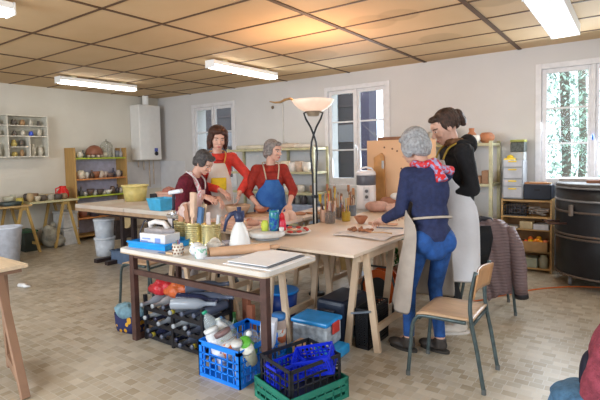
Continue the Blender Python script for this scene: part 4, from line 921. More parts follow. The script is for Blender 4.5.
# cloth with clay pieces and tools at the woman's place
def cloth(nm, x0, x1, y0, y1, z, mt, seed, amp=0.006, n=22, thick=0.003):
    rnd = random.Random(seed); rows = []
    for j in range(n):
        row = []
        for i in range(n):
            u, v = i / (n - 1), j / (n - 1)
            x = x0 + (x1 - x0) * u; y = y0 + (y1 - y0) * v
            x += 0.02 * math.sin(v * 7 + seed); y += 0.02 * math.sin(u * 6 + seed * 2)
            row.append((x, y, z + amp * (1 + noise.noise(V((x * 9, y * 9, seed))) ) ))
        rows.append(row)
    return MB().grid(rows).build(nm, mt, None, solid=thick)
stripe = M((0.72, 0.64, 0.60), 0.8, 0, 0.05, 6, bump=0.3, bscale=25)
tag(cloth('work_cloth', -2.10, -1.60, 3.38, 3.95, BT + 0.002, stripe, 3), 'thin whitish cloth spread on the plywood board under the clay bits', 'cloth')
g = MB(); rnd = random.Random(9)
for k in range(26): g.ell((rnd.uniform(-.12, .12), rnd.uniform(-.06, .06), rnd.uniform(0.004, .018)), (rnd.uniform(.008, .03), .016, .012), n=8, k=6)
tag(g.build('clay_crumbs', M((0.36, 0.15, 0.07), 0.7, 0, 0.3), None, (-1.93, 3.63, BT + 0.018)), 'scattered reddish brown clay crumbs on the whitish cloth', 'clay', kind='stuff')
tag(MB().bar((-0.15, 0, 0.012), (0.14, 0.05, 0.012), 0.04, 0.02).build('clay_strip', M((0.62, 0.34, 0.22), 0.7), None, (-1.98, 4.10, BT), bevel=0.006), 'light orange clay strip behind the whitish cloth', 'clay')
tag(MB().bar((-0.13, 0, 0), (0.11, 0.06, 0), 0.016, 0.012).build('knife', M((0.16, 0.16, 0.18), 0.3, 0.4), None, (-1.78, 3.82, BT + 0.024)), 'dark slim knife on the whitish cloth near the clay crumbs', 'knife')
tag(MB().tube([(-0.10, 0, 0), (0.0, 0.02, 0.004), (0.08, 0.03, 0)], 0.007, 8).build('modelling_tool', M((0.58, 0.36, 0.20), 0.5), None, (-1.72, 3.55, BT + 0.026)), 'short wooden modelling tool near the right edge of the cloth', 'tool')
for i, (x, y, z_, s, c, lb) in enumerate([(-2.42, 5.25, .06, (0.14, 0.10, 0.075), (0.40, 0.18, 0.11), 'brown lump of clay by the upright plywood panel'), (-2.50, 5.02, 0.055, (0.17, 0.10, 0.06), (0.62, 0.38, 0.32), 'pink clay lump right of the heater'),
        (-2.22, 4.98, 0.05, (0.12, 0.10, 0.055), (0.64, 0.42, 0.36), 'pale pink clay lump nearest the navy sleeve')]):
    g = MB(); rnd = random.Random(i + 40)
    for k in range(7): g.ell((rnd.uniform(-.5, .5) * s[0], rnd.uniform(-.5, .5) * s[1], s[2] * rnd.uniform(.9, 1.2)), (s[0] * .6, s[1] * .6, s[2]))
    tag(link(remesh(g, 'clay_lump', 0.009, 3), 'clay_lump', M(c, 0.7, 0, 0.15, 10, bump=0.4, bscale=20), None, (x, y, BT)), lb, 'clay', 'clay lumps by the heater')
g = MB(); g.ell((0, 0, 0.04), (0.10, 0.08, 0.05)); g.ell((0.05, 0.02, 0.075), (0.07, 0.06, 0.04)); g.ell((-0.06, -0.02, 0.05), (0.07, 0.05, 0.045))
tag(link(remesh(g, 'plaster_mould', 0.008, 3), 'plaster_mould', M((0.74, 0.72, 0.68), 0.6), None, (-2.28, 5.24, BT + 0.12)), 'white plaster bundle lying on the clay lumps by the panel', 'mould')
t = thing('basin', 'white plastic basin on the plywood board in front of the navy sweater', 'basin', (-1.84, 4.72, BT))
MB().lathe([(0, 0), (0.11, 0), (0.145, 0.14), (0.152, 0.145), (0.14, 0.145), (0.105, 0.012), (0, 0.012)], 30).build('body', M((0.74, 0.73, 0.74), 0.35), t)

# ---- on the clay table
CT = 0.799
for i, (x, y, r, c, lb) in enumerate([(-2.79, 3.70, .055, (0.74, 0.50, 0.40), 'pale peach bowl turned upside down, left of the pair by the lamp'), (-2.78, 3.58, .05, (0.70, 0.42, 0.33), 'peach bowl upside down, right of the pair by the lamp')]):
    tag(MB().lathe([(r * 1.1, 0), (r * 1.12, 0.006), (r, 0.045), (r * .7, 0.075), (r * .4, 0.085), (0, 0.086)], 26).build('peach_bowl', M(c, 0.6), None, (x, y, CT)), lb, 'bowl', 'peach bowls by the lamp')
t = thing('clay_bowl', 'open reddish brown clay bowl before the woman in the blue apron', 'bowl', (-3.24, 3.78, CT + 0.03))
MB().lathe([(0, 0), (0.035, 0), (0.085, 0.05), (0.080, 0.054), (0.03, 0.010), (0, 0.010)], 28).build('body', M((0.36, 0.12, 0.06), 0.6), t)
tag(MB().lathe([(0, 0), (0.17, 0), (0.17, 0.028), (0, 0.028)], 30).build('round_bat', M((0.46, 0.28, 0.17), 0.6), None, (-3.22, 3.72, CT)), 'round brown board under the reddish brown clay bowl', 'board')
def blob(nm, parts, vox, mt, loc, lb, cat, grp=None):
    g = MB()
    for c, r_ in parts: g.ell(c, r_)
    return tag(link(remesh(g, nm, vox, 3), nm, mt, None, loc), lb, cat, grp)
blob('clay_slab', [((0, 0, .012), (.11, .05, .018)), ((.07, .03, .014), (.07, .04, .022)), ((-.08, -.02, .012), (.05, .04, .018))], .008, M((0.42, 0.19, 0.10), 0.7), (-2.96, 3.98, 0.80), 'brown clay slab on the narrow board left of the lamp pole', 'clay')
blob('clay_slab', [((0, 0, .01), (.10, .03, .015)), ((.05, .02, .012), (.05, .03, .018))], .007, M((0.50, 0.26, 0.14), 0.7), (-2.82, 4.13, 0.80), 'thin tan clay strip just behind the lamp pole', 'clay')
blob('clay_ball', [((0, 0, .018), (.032, .03, .022)), ((.01, 0, .02), (.03, .025, .02))], .006, M((0.46, 0.16, 0.09), 0.6), (-3.02, 3.34, CT), 'small reddish clay ball behind the turntable', 'clay')
blob('clay_lump', [((0, 0, .02), (.09, .06, .03)), ((.05, .02, .02), (.06, .05, .035))], .008, M((0.62, 0.38, 0.30), 0.7), (-3.10, 3.12, CT), 'pink clay lump on the clay table behind the tins', 'clay')
blob('clay_lump', [((0, 0, .02), (.07, .06, .03)), ((-.04, .02, .02), (.05, .05, .03))], .008, M((0.60, 0.34, 0.27), 0.7), (-2.86, 3.22, CT), 'pink clay lump left of the turntable', 'clay')
blob('clay_lump', [((0, 0, .03), (.10, .07, .04)), ((.06, .03, .03), (.06, .05, .04)), ((-.05, .04, .03), (.05, .05, .03))], .009, M((0.48, 0.27, 0.19), 0.7), (-3.30, 3.40, CT), 'brown pink heap of clay before the woman in burgundy', 'clay')
for i, (x, y, dx, dy, rz, c, lb) in enumerate([(-3.08, 3.55, .30, .2, .1, (0.70, 0.52, 0.44), 'pale pink clay board between the tins and the blue apron'), (-3.30, 3.10, .34, .20, -.1, (0.66, 0.42, 0.35), 'pink clay slab at the near left corner of the clay table'), (-2.90, 3.02, .26, .16, .05, (0.70, 0.45, 0.37), 'pink clay slab behind the right hand tin'), (-2.93, 4.55, .26, .34, .02, (0.72, 0.60, 0.52), 'pale board at the far end of the narrow table')]):
    tag(MB().bb(-dx / 2, dx / 2, -dy / 2, dy / 2, 0, 0.014).build('slab_board', M(c, 0.7, 0, 0.1, 12), None, (x, y, CT + 0.0005), rz=rz, bevel=0.004), lb, 'board')
t = thing('clay_vessel', 'large tan bowl shaped vessel under the hands of the two women', 'vessel', (-3.42, 3.60, CT))
MB().lathe([(0, 0), (0.055, 0), (0.095, 0.03), (0.135, 0.10), (0.140, 0.125), (0.130, 0.125), (0.12, 0.09), (0.05, 0.02), (0, 0.02)], 30).build('body', M((0.46, 0.30, 0.19), 0.7), t)

# ---- on the metal table
MT_ = 0.7405
t = thing('tray', 'bright blue plastic tray at the left end of the grey table', 'tray', (-3.06, 2.32, MT_), rz=0.10)
blu = M((0.012, 0.30, 0.78), 0.35, 0, 0.05)
MB().bb(-0.19, 0.19, -0.13, 0.14, 0, 0.006).build('base', blu, t)
g = MB()
for s_ in (-1, 1): g.bar((-0.20, s_ * 0.14 + 0.005, 0.025), (0.20, s_ * 0.14 + 0.005, 0.025), 0.008, 0.045); g.bar((s_ * 0.195, -0.135, 0.025), (s_ * 0.195, 0.145, 0.025), 0.008, 0.045)
g.build('wall', blu, t); MB().tube([(-0.205, -0.145, 0.048), (0.205, -0.145, 0.048), (0.205, 0.155, 0.048), (-0.205, 0.155, 0.048)], 0.008, 8, closed=True).build('rim', blu, t)
t = thing('glove_box', 'white cardboard box with blue print standing in the blue tray', 'box', (-3.07, 2.33, MT_ + 0.007), rz=0.10)
MB().bb(-0.14, 0.14, -0.08, 0.08, 0, 0.10).build('carton', M((0.74, 0.74, 0.77), 0.5, 0, 0.03), t, bevel=0.003)
g = MB()
for (a, b, c, d) in ((-0.13, -0.05, .03, .045), (-0.11, -0.02, .055, .065), (0.03, 0.09, .03, .07), (-0.05, 0.01, .025, .035)): g.bb(a, b, -0.0815, -0.0805, c, d)
g.build('blue_print', M((0.25, 0.33, 0.62), 0.5), t)
t = thing('iron', 'chrome and pale electric hand tool lying on the white box', 'appliance', (-3.07, 2.34, MT_ + 0.109), rz=0.15)
g = MB(); g.prism([(-0.13, -.055), (0.06, -.055), (0.15, 0), (0.06, .055), (-0.13, .055)], 0, 0.035); g.build('body', M((0.40, 0.38, 0.40), 0.25, 0.5), t, bevel=0.01)
MB().tube([(-0.10, 0, 0.03), (-0.11, 0, 0.065), (-0.05, 0, 0.082), (0.04, 0, 0.075), (0.08, 0, 0.03)], 0.020, 10).build('handle', M((0.70, 0.66, 0.64), 0.35), t)
MB().tube([(-0.12, 0.02, 0.06), (-0.2, 0.03, 0.08), (-0.24, 0.02, 0.0), (-0.22, -0.02, -0.06)], 0.006, 6).build('power_cord', M((0.05, 0.05, 0.07), 0.5), t)
t = thing('slab_roller_handle', 'black steel stand with chrome clamp behind the blue tray', 'stand', (-3.20, 2.57, MT_))
g = MB(); g.lathe([(0, 0), (0.05, 0), (0.05, 0.012), (0, 0.014)], 20); g.cone((0, 0, 0.012), (0.02, 0, 0.40), 0.012, 0.012, 10); g.build('post', M((0.03, 0.03, 0.05), 0.35, 0.4), t)
g = MB(); g.cone((-0.06, 0, 0.20), (0.07, 0, 0.20), 0.022, 0.022, 14); g.ell((0.01, 0, 0.22), (0.03, 0.03, 0.04)); g.build('clamp', M((0.6, 0.6, 0.62), 0.2, 0.8), t)
g = MB(); g.bar((-0.03, 0, 0.40), (0.10, 0.02, 0.42), 0.05, 0.035); g.build('head', M((0.62, 0.64, 0.70), 0.4), t, bevel=0.01)
gold = M((0.80, 0.70, 0.36), 0.25, 0.7, 0.08, 10)
def tin(x, y, label, r=0.078, h=0.175):
    t = thing('tin_can', label, 'tin', (x, y, MT_), group='ribbed gold tins'); pr = [(0, 0), (r, 0), (r * 1.02, 0.004)]
    for k in range(9): zz = 0.018 + k * (h - 0.036) / 9; pr += [(r, zz), (r * 0.945, zz + (h - .036) / 18)]
    pr += [(r, h - 0.016), (r * 1.025, h - 0.004), (r * 1.025, h), (r * .97, h), (r * .95, 0.02), (0, 0.02)]
    MB().lathe(pr, 36).build('body', gold, t)
    return t
tin(-3.06, 2.56, 'ribbed gold tin half hidden behind the white box')
tin(-2.89, 2.53, 'ribbed gold tin in the middle, holding paddles')
tin(-2.715, 2.55, 'ribbed gold tin nearest the white spray bottle')
def standing(nm, x, y, z0, dx, dy, L_, w_, th, c, lb, rz=0.3):
    p = V((0, 0, 0)); q = V((dx, dy, L_))
    g = MB(); g.bar(p, p.lerp(q, 0.55), w_ * 0.4, th, (0, 1, 0.01)); g.bar(p.lerp(q, 0.5), q, w_, th, (0, 1, 0.01))
    return tag(g.build(nm, M(c, 0.6), None, (x, y, z0), bevel=0.005), lb, 'tool', 'tools standing in the gold tins')
standing('wooden_paddle', -2.88, 2.505, MT_ + .022, 0.035, -0.01, 0.40, 0.055, 0.03, (0.62, 0.42, 0.30), 'pale wooden paddle standing tallest in the middle gold tin')
standing('wooden_spatula', -2.915, 2.515, MT_ + .022, -0.05, -0.01, 0.30, 0.05, 0.015, (0.40, 0.20, 0.12), 'brown wooden spatula leaning left in the middle gold tin')
standing('wooden_spatula', -2.865, 2.565, MT_ + .022, 0.05, 0.02, 0.30, 0.045, 0.015, (0.66, 0.50, 0.34), 'tan wooden spatula leaning right in the middle gold tin')
standing('blue_scraper', -2.85, 2.535, MT_ + .022, 0.045, 0.0, 0.28, 0.05, 0.03, (0.08, 0.17, 0.33), 'blue headed scraper at the right of the middle gold tin')
standing('wooden_spatula', -3.06, 2.53, MT_ + .022, 0.02, 0.0, 0.27, 0.06, 0.014, (0.45, 0.22, 0.12), 'brown wooden spatula in the gold tin behind the white box')
standing('metal_scraper', -2.73, 2.545, MT_ + .022, -0.03, 0.02, 0.24, 0.05, 0.01, (0.55, 0.45, 0.42), 'grey pink scraper in the gold tin by the spray bottle')
standing('chrome_tool', -2.69, 2.575, MT_ + .022, 0.02, 0.02, 0.22, 0.03, 0.02, (0.55, 0.55, 0.56), 'chrome topped tool in the gold tin by the spray bottle')
blob('apron_bundle', [((0, 0, .05), (.06, .05, .05)), ((.02, 0, .0), (.04, .04, .06)), ((-.03, 0, .02), (.05, .04, .05))], .008, M((0.62, 0.46, 0.42), 0.8, bump=.5), (-2.99, 2.54, MT_ + 0.235), 'crumpled pinkish rag over the two left gold tins', 'rag')
t = thing('mug', 'small white mug with rows of brown dots at the front of the grey table', 'mug', (-2.655, 2.165, MT_))
MB().lathe([(0, 0), (0.036, 0), (0.038, 0.085), (0.033, 0.085), (0.033, 0.01), (0, 0.01)], 26).build('body', M((0.70, 0.64, 0.55), 0.35), t)
g = MB()
for j in range(3):
    for k in range(10): a = 2 * math.pi * (k + .5 * (j % 2)) / 10; g.ell((0.0375 * math.cos(a), 0.0375 * math.sin(a), 0.02 + j * 0.023), (0.006, 0.006, 0.007), n=8, k=5)
g.build('dots', M((0.22, 0.09, 0.05), 0.4), t)
for i, (c, dx) in enumerate([((0.10, 0.30, 0.30), -0.012), ((0.30, 0.05, 0.05), 0.0), ((0.1, 0.1, 0.35), 0.012)]):
    tag(MB().cone((dx * .5, 0, 0.012), (dx * 1.6, 0.004, 0.105 + 0.006 * i), 0.004, 0.004, 8).build('pen', M(c, 0.4), None, (-2.655, 2.165, MT_)), '%s pen standing in the dotted mug' % ['teal', 'dark red', 'dark blue'][i], 'pen', 'pens in the dotted mug')
t = thing('knife', 'knife with tan handle in front of the blue tray', 'knife', (-2.75, 2.14, MT_ + 0.003))
MB().bar((0, 0, 0.008), (0.09, 0.01, 0.008), 0.022, 0.016).build('handle', M((0.60, 0.42, 0.26), 0.5), t, bevel=0.004)
MB().bar((0, 0, 0.006), (-0.09, -0.0, 0.004), 0.02, 0.003).build('blade', M((0.18, 0.22, 0.32), 0.3, 0.6), t)
spot = bpy.data.materials.new('blue_speckled_paper'); spot.use_nodes = True; nt = spot.node_tree; b = nt.nodes['Principled BSDF']
tc = nt.nodes.new('ShaderNodeTexCoord'); n = nt.nodes.new('ShaderNodeTexNoise'); n.inputs['Scale'].default_value = 26
r = nt.nodes.new('ShaderNodeValToRGB'); r.color_ramp.elements[0].position = 0.38; r.color_ramp.elements[0].color = (0.10, 0.25, 0.62, 1); r.color_ramp.elements[1].position = 0.46; r.color_ramp.elements[1].color = (0.74, 0.76, 0.78, 1)
nt.links.new(tc.outputs['Object'], n.inputs['Vector']); nt.links.new(n.outputs['Fac'], r.inputs['Fac']); nt.links.new(r.outputs['Color'], b.inputs['Base Color'])
spot2 = spot.copy(); spot2.node_tree.nodes['Color Ramp'].color_ramp.elements[0].color = (0.15, 0.45, 0.30, 1) if 'Color Ramp' in spot2.node_tree.nodes else (0, 0, 0, 1)
tag(MB().lathe([(0, 0), (0.03, 0.002), (0.05, 0.02), (0.055, 0.045), (0.045, 0.075), (0.02, 0.092), (0, 0.09)], 20).build('speckled_pot', spot, None, (-2.53, 2.235, MT_)), 'round white pot with blue speckles right of the dotted mug', 'pot')
t = thing('ribbon_roll', 'white roll patterned with blue and green in front of the speckled pot', 'roll', (-2.44, 2.19, MT_))
g = MB(); g.lathe([(0, 0), (0.04, 0), (0.043, 0.01), (0.043, 0.075), (0.038, 0.085), (0, 0.085)], 24); g.build('body', spot2, t)
blob('bag_bundle', [((0, 0, .04), (.05, .05, .045)), ((.05, .03, .035), (.045, .04, .04)), ((-.02, .05, .05), (.05, .04, .05))], .007, M((0.62, 0.58, 0.52), 0.4, 0, 0.2, 20, bump=0.5), (-2.52, 2.37, MT_), 'crumpled pale bag behind the speckled pot', 'bag')
blob('foil_bundle', [((0, 0, .03), (.05, .04, .035)), ((.05, .01, .03), (.045, .035, .035))], .007, M((0.22, 0.18, 0.19), 0.35, 0.3, 0.4, 25, bump=0.6), (-2.40, 2.36, MT_), 'small dark crumpled bundle behind the rolling pin', 'bundle')
t = thing('mug', 'small striped mug between the tins and the spray bottle', 'mug', (-2.50, 2.50, MT_))
MB().lathe([(0, 0), (0.033, 0), (0.036, 0.065), (0.031, 0.065), (0.031, 0.01), (0, 0.01)], 22).build('body', M((0.30, 0.28, 0.42), 0.4, 0, 0.4, 30, c2=(0.65, 0.6, 0.62)), t)
t = thing('spray_bottle', 'white pump spray bottle with dark blue trigger head on the grey table', 'spray bottle', (-2.36, 2.50, MT_))
MB().lathe([(0, 0), (0.072, 0), (0.078, 0.012), (0.078, 0.06), (0.066, 0.13), (0.045, 0.185), (0.026, 0.215), (0.026, 0.22), (0, 0.22)], 32).build('bottle', M((0.74, 0.74, 0.72), 0.3, 0, 0.03), t)
nv = M((0.025, 0.035, 0.09), 0.35)
g = MB(); g.lathe([(0, 0.221), (0.033, 0.221), (0.033, 0.25), (0.028, 0.29), (0, 0.295)], 20); g.build('collar', nv, t)
g = MB(); q_ = Matrix.Rotation(yaw, 3, 'Z'); g.box((0, 0, 0.275), (0.075, 0.035, 0.05), q_)
g.tube([q_ @ V(p) for p in ((-0.02, 0, 0.29), (-0.065, 0, 0.275), (-0.095, 0, 0.23), (-0.115, 0, 0.15))], 0.013, 8, rs=[.018, .017, .013, .010]); g.cone((0, 0, 0.29), (0, 0, 0.33), 0.014, 0.018)
g.build('trigger_head', nv, t)
t = thing('rolling_pin', 'long pale wooden rolling pin lying on the grey table', 'rolling pin', (-2.20, 2.43, MT_ + 0.034))
a = V((-0.235, -0.20, 0)); b_ = V((0.06, 0.22, 0)); d = (b_ - a).normalized()
rp = wood((0.66, 0.40, 0.24), 0.85, sx=3, sy=3, sz=3)
a = V((-0.21, -0.19, 0)); b_ = V((0.04, 0.16, 0)); d = (b_ - a).normalized()
MB().cone(a, b_, 0.033, 0.033, 24).build('barrel', rp, t)
for p, s_ in ((a, -1), (b_, 1)): MB().tube([p + d * s_ * 0.001, p + d * s_ * 0.02, p + d * s_ * 0.06, p + d * s_ * 0.085], 0.014, 12, rs=[.012, .014, .017, .010]).build('grip', rp, t)
pm = M((0.86, 0.87, 0.90), 0.6, 0, 0.02)
for i, (x, y, a, z_, dx, dy, lb) in enumerate([(-1.99, 2.37, 0.03, 0, .40, .44, 'bottom white sheet of the paper pile at the right end of the grey table'), (-1.995, 2.38, 0.02, .006, .33, .40, 'dark grey card in the middle of the paper pile'), (-2.02, 2.39, 0.06, .012, .32, .42, 'top white sheet of the paper pile on the grey table')]):
    tag(MB().bb(-dx / 2, dx / 2, -dy / 2, dy / 2, 0, 0.005).build('paper_sheet', pm if i != 1 else M((0.12, 0.14, 0.17), 0.6), None, (x, y, MT_ + z_), rz=a), lb, 'paper', 'paper pile on the grey table')
tag(MB().bb(-0.012, 0.012, -0.18, 0.18, 0, 0.012).build('ruler', M((0.40, 0.38, 0.40), 0.4), None, (-2.27, 2.30, MT_), rz=-0.85), 'thin grey ruler in front of the rolling pin', 'ruler')
# ================================================================= UNDER THE GREY TABLE
# bottle rack
t = thing('bottle_rack', 'black plastic rack filled with wine bottles under the grey table', 'rack', (-2.82, 2.40, 0))
rk = M((0.012, 0.012, 0.016), 0.4)
for x in (-0.33, 0.0, 0.33):
    for y in (-0.17, 0.12): MB().bb(x - 0.012, x + 0.012, y - 0.012, y + 0.012, 0, 0.36).build('post', rk, t)
RX = [-0.27, -0.17, -0.07, 0.07, 0.17, 0.27]
for z in (0.045, 0.155, 0.265):
    for y in (-0.17, 0.12):
        g = MB(); top = [(-0.318, 0)]
        for c in RX:
            for k in range(7): a = math.pi + math.pi * k / 6; top.append((c + 0.042 * math.cos(a), 0.035 + 0.036 * math.sin(a)))
        top.append((0.318, 0)); top = [(-0.318, 0.035)] + top[1:-1] + [(0.318, 0.035)]
        for k in range(len(top) - 1):
            (xa, za), (xb, zb) = top[k], top[k + 1]
            if abs(xb - xa) < 1e-5: continue
            y0_, y1_ = y - 0.009, y + 0.009
            g.add([(xa, y0_, z - 0.03), (xb, y0_, z - 0.03), (xb, y0_, z + zb), (xa, y0_, z + za), (xa, y1_, z - 0.03), (xb, y1_, z - 0.03), (xb, y1_, z + zb), (xa, y1_, z + za)],
                  [(0, 1, 2, 3), (5, 4, 7, 6), (3, 2, 6, 7), (1, 0, 4, 5), (0, 3, 7, 4), (2, 1, 5, 6)])
        g.build('scalloped_shelf', rk, t)
    for x in (-0.33, 0.33): MB().bb(x - 0.008, x + 0.008, -0.155, 0.105, z - 0.02, z + 0.01).build('side_bar', rk, t)
bottle_pr = [(0, 0), (0.039, 0), (0.041, 0.006), (0.041, 0.19), (0.032, 0.225), (0.016, 0.255), (0.0145, 0.32), (0.017, 0.322), (0.017, 0.335), (0, 0.335)]
Ry = Matrix.Rotation(R(90), 3, 'X')       # neck towards -Y (the viewer)
bcol = [('clear grey', (0.34, 0.38, 0.44)), ('dark blue black', (0.03, 0.035, 0.08)), ('smoky grey', (0.12, 0.14, 0.20)), ('dark green', (0.03, 0.06, 0.03)), ('pale clear', (0.48, 0.52, 0.56))]
rows_n = ['bottom', 'middle', 'top']; cn_ = ['far left', 'second', 'third', 'fourth', 'fifth', 'far right']
seq = [[2, 1, 2, 1, 2, 2], [4, 1, 0, 4, 0, 2], [0, 4, 2, 0, 2, 2]]
for r_, z in enumerate((0.045, 0.155, 0.265)):
    for c_, x in enumerate(RX):
        nm, cc = bcol[seq[r_][c_]]
        t = thing('wine_bottle', '%s glass wine bottle lying in the %s row of the rack, %s slot' % (nm, rows_n[r_], cn_[c_]), 'bottle', (-2.82 + x, 2.40 + 0.13 - 0.025 * ((c_ * 5 + r_) % 3), z + 0.0415), group='wine bottles in the rack')
        MB().lathe(bottle_pr, 20, rot=Ry).build('glass_body', M(cc, 0.10, 0, 0, alpha=0.88), t)
        if (r_ + c_) % 3 == 0:
            MB().lathe([(0.0385, 0.06), (0.0385, 0.14)], 20, rot=Ry).build('label', M([(0.60, 0.58, 0.52), (0.20, 0.35, 0.55), (0.45, 0.12, 0.08)][c_ % 3], 0.6), t)
        if (r_ + c_) % 4 == 1: MB().lathe([(0.0168, 0.295), (0.0168, 0.328), (0, 0.329)], 14, rot=Ry).build('foil_cap', M([(0.5, 0.42, 0.05), (0.03, 0.03, 0.06)][r_ % 2], 0.4), t)
# bottles and bags loose on top of the rack
for i, (x, y, dz, a, c) in enumerate([(-2.60, 2.42, 0, 0.55, 2), (-2.66, 2.33, 0, 0.35, 1), (-2.60, 2.24, 0, 0.55, 0), (-2.66, 2.43, 0.078, 0.9, 2)]):
    nm, cc = bcol[c]
    t = thing('wine_bottle', ['smoky bottle lying loose on top of the rack at the right', 'blue black bottle lying loose on top of the rack in the middle', 'clear grey bottle lying loose on top of the rack at the front', 'smoky bottle lying topmost across the others on the rack'][i], 'bottle', (x, y, 0.375 + dz), a, group='loose bottles on the rack')
    MB().lathe(bottle_pr, 20, rot=Matrix.Rotation(R(90), 3, 'Y'), c=(-0.16, 0, 0)).build('glass_body', M(cc, 0.10, 0, 0, alpha=0.9), t)
for i, (x, y, c, lb) in enumerate([(-3.10, 2.34, (0.60, 0.03, 0.04), 'shiny red plastic bag on top of the bottle rack'), (-2.93, 2.36, (0.66, 0.14, 0.04), 'orange red plastic bag on top of the bottle rack, right of the red one')]):
    blob('plastic_bag', [((0, 0, .05), (.09, .07, .06)), ((.06, .02, .07), (.07, .05, .045)), ((-.07, -.01, .04), (.05, .05, .04)), ((.0, .0, .10), (.04, .04, .04))], .008, M(c, 0.25, 0, 0.1, 20, bump=0.8, bscale=30), (x, y, 0.34), lb, 'bag', 'red plastic bags on the rack')
# patterned bag
t = thing('fabric_bag', 'navy shopping bag with yellow flowers and pale blue top left of the rack', 'bag', (-3.42, 2.27, 0), rz=0.15)
bag = bpy.data.materials.new('flowered_cloth'); bag.use_nodes = True; nt = bag.node_tree; b = nt.nodes['Principled BSDF']; b.inputs['Roughness'].default_value = 0.7
tc = nt.nodes.new('ShaderNodeTexCoord'); n = nt.nodes.new('ShaderNodeTexVoronoi'); n.inputs['Scale'].default_value = 17
r = nt.nodes.new('ShaderNodeValToRGB'); r.color_ramp.interpolation = 'CONSTANT'; e = r.color_ramp.elements
e[0].position = 0; e[0].color = (0.70, 0.36, 0.02, 1); e[1].position = 0.36; e[1].color = (0.015, 0.02, 0.10, 1)
nt.links.new(tc.outputs['Object'], n.inputs['Vector']); nt.links.new(n.outputs['Distance'], r.inputs['Fac']); nt.links.new(r.outputs['Color'], b.inputs['Base Color'])
rows = []
for z, sx, sy in ((0, .10, .06), (0.003, .12, .075), (0.06, .13, .085), (0.12, .14, .08), (0.145, .15, .075)):
    rows.append([(sx * math.copysign(abs(math.cos(a)) ** .6, math.cos(a)), sy * math.copysign(abs(math.sin(a)) ** .6, math.sin(a)), z) for a in [2 * math.pi * k / 28 for k in range(28)]])
g = MB(); g.grid(rows, closed=True); g.add(rows[0], [tuple(reversed(range(28)))]); g.build('bag_body', bag, t)
rows = []
for j, (z, s_) in enumerate(((0.135, 1.0), (0.18, 0.95), (0.205, 0.75), (0.215, 0.3), (0.212, 0.02))):
    rows.append([((.155 + .02 * math.sin(3 * a)) * s_ * math.cos(a) - 0.03 * (j == 1), .085 * s_ * math.sin(a), z + 0.012 * math.sin(5 * a + j)) for a in [2 * math.pi * k / 28 for k in range(28)]])
MB().grid(rows, closed=True).build('pale_blue_top', M((0.20, 0.36, 0.46), 0.7, 0, 0.2, 20, bump=.5), t, solid=0.004)

# blue crate with jars and bottles
def crate(nm, x, y, sx, sy, h, mt, label, rz=0.0, z=0.0, cell=0.045, wt=0.006, rimw=0.03, handle=True, solidrow=0, tilt=None):
    t = thing(nm, label, 'crate', (x, y, z), rz)
    if tilt: t.rotation_euler = (tilt[0], tilt[1], rz)
    MB().bb(-sx / 2 + .004, sx / 2 - .004, -sy / 2 + .004, sy / 2 - .004, 0, 0.008).build('bottom', mt, t)
    for side in range(4):
        L_ = sx if side < 2 else sy; W_ = (sy if side < 2 else sx) / 2
        g = MB()
        def P_(u, v, dp): # u along, v up
            w_ = W_ - wt / 2 - dp
            return {0: (u, -w_, v), 1: (-u, w_, v), 2: (w_, u, v), 3: (-w_, -u, v)}[side]
        def bar2(u0, v0, u1, v1, w_): g.bar(P_(u0, v0, 0), P_(u1, v1, 0), wt, w_) if abs(v1 - v0) < 1e-6 else g.bar(P_(u0, v0, 0), P_(u1, v1, 0), w_, wt, {0: (0, 1, 0), 1: (0, 1, 0), 2: (1, 0, 0), 3: (1, 0, 0)}[side])
        bar2(-L_ / 2, h - rimw / 2, L_ / 2, h - rimw / 2, rimw); bar2(-L_ / 2, 0.012, L_ / 2, 0.012, 0.024)
        for e in (-1, 1): bar2(e * (L_ / 2 - rimw / 2), 0.02, e * (L_ / 2 - rimw / 2), h - 0.01, rimw)
        nn = max(2, int(L_ / cell)); hh = [0.025 + (h - rimw - 0.03) * k / max(1, int((h - rimw) / cell)) for k in range(1, max(2, int((h - rimw) / cell)))]
        for k in range(1, nn):
            u = -L_ / 2 + L_ * k / nn
            top_ = h - rimw if not (handle and abs(u) < L_ * 0.2) else h - rimw - 0.045
            bar2(u, 0.02, u, top_, 0.008)
        for v in hh: bar2(-L_ / 2 + .01, v, L_ / 2 - .01, v, 0.008)
        if handle: bar2(-L_ * 0.2, h - rimw - 0.045, L_ * 0.2, h - rimw - 0.045, 0.010)
        for k in range(solidrow): bar2(-L_ / 2 + .01, 0.06 + k * 0.05, L_ / 2 - .01, 0.06 + k * 0.05, 0.03)
        g.build('side', mt, t)
    return t
cblue = M((0.008, 0.22, 0.88), 0.35, 0, 0.06)
crate('crate', -2.14, 2.275, 0.37, 0.48, 0.24, cblue, 'sky blue folding crate full of empty jars and bottles in front of the rack', cell=0.05, wt=0.008, rimw=0.032)
clr = M((0.66, 0.74, 0.76), 0.10, 0, 0, alpha=0.32)
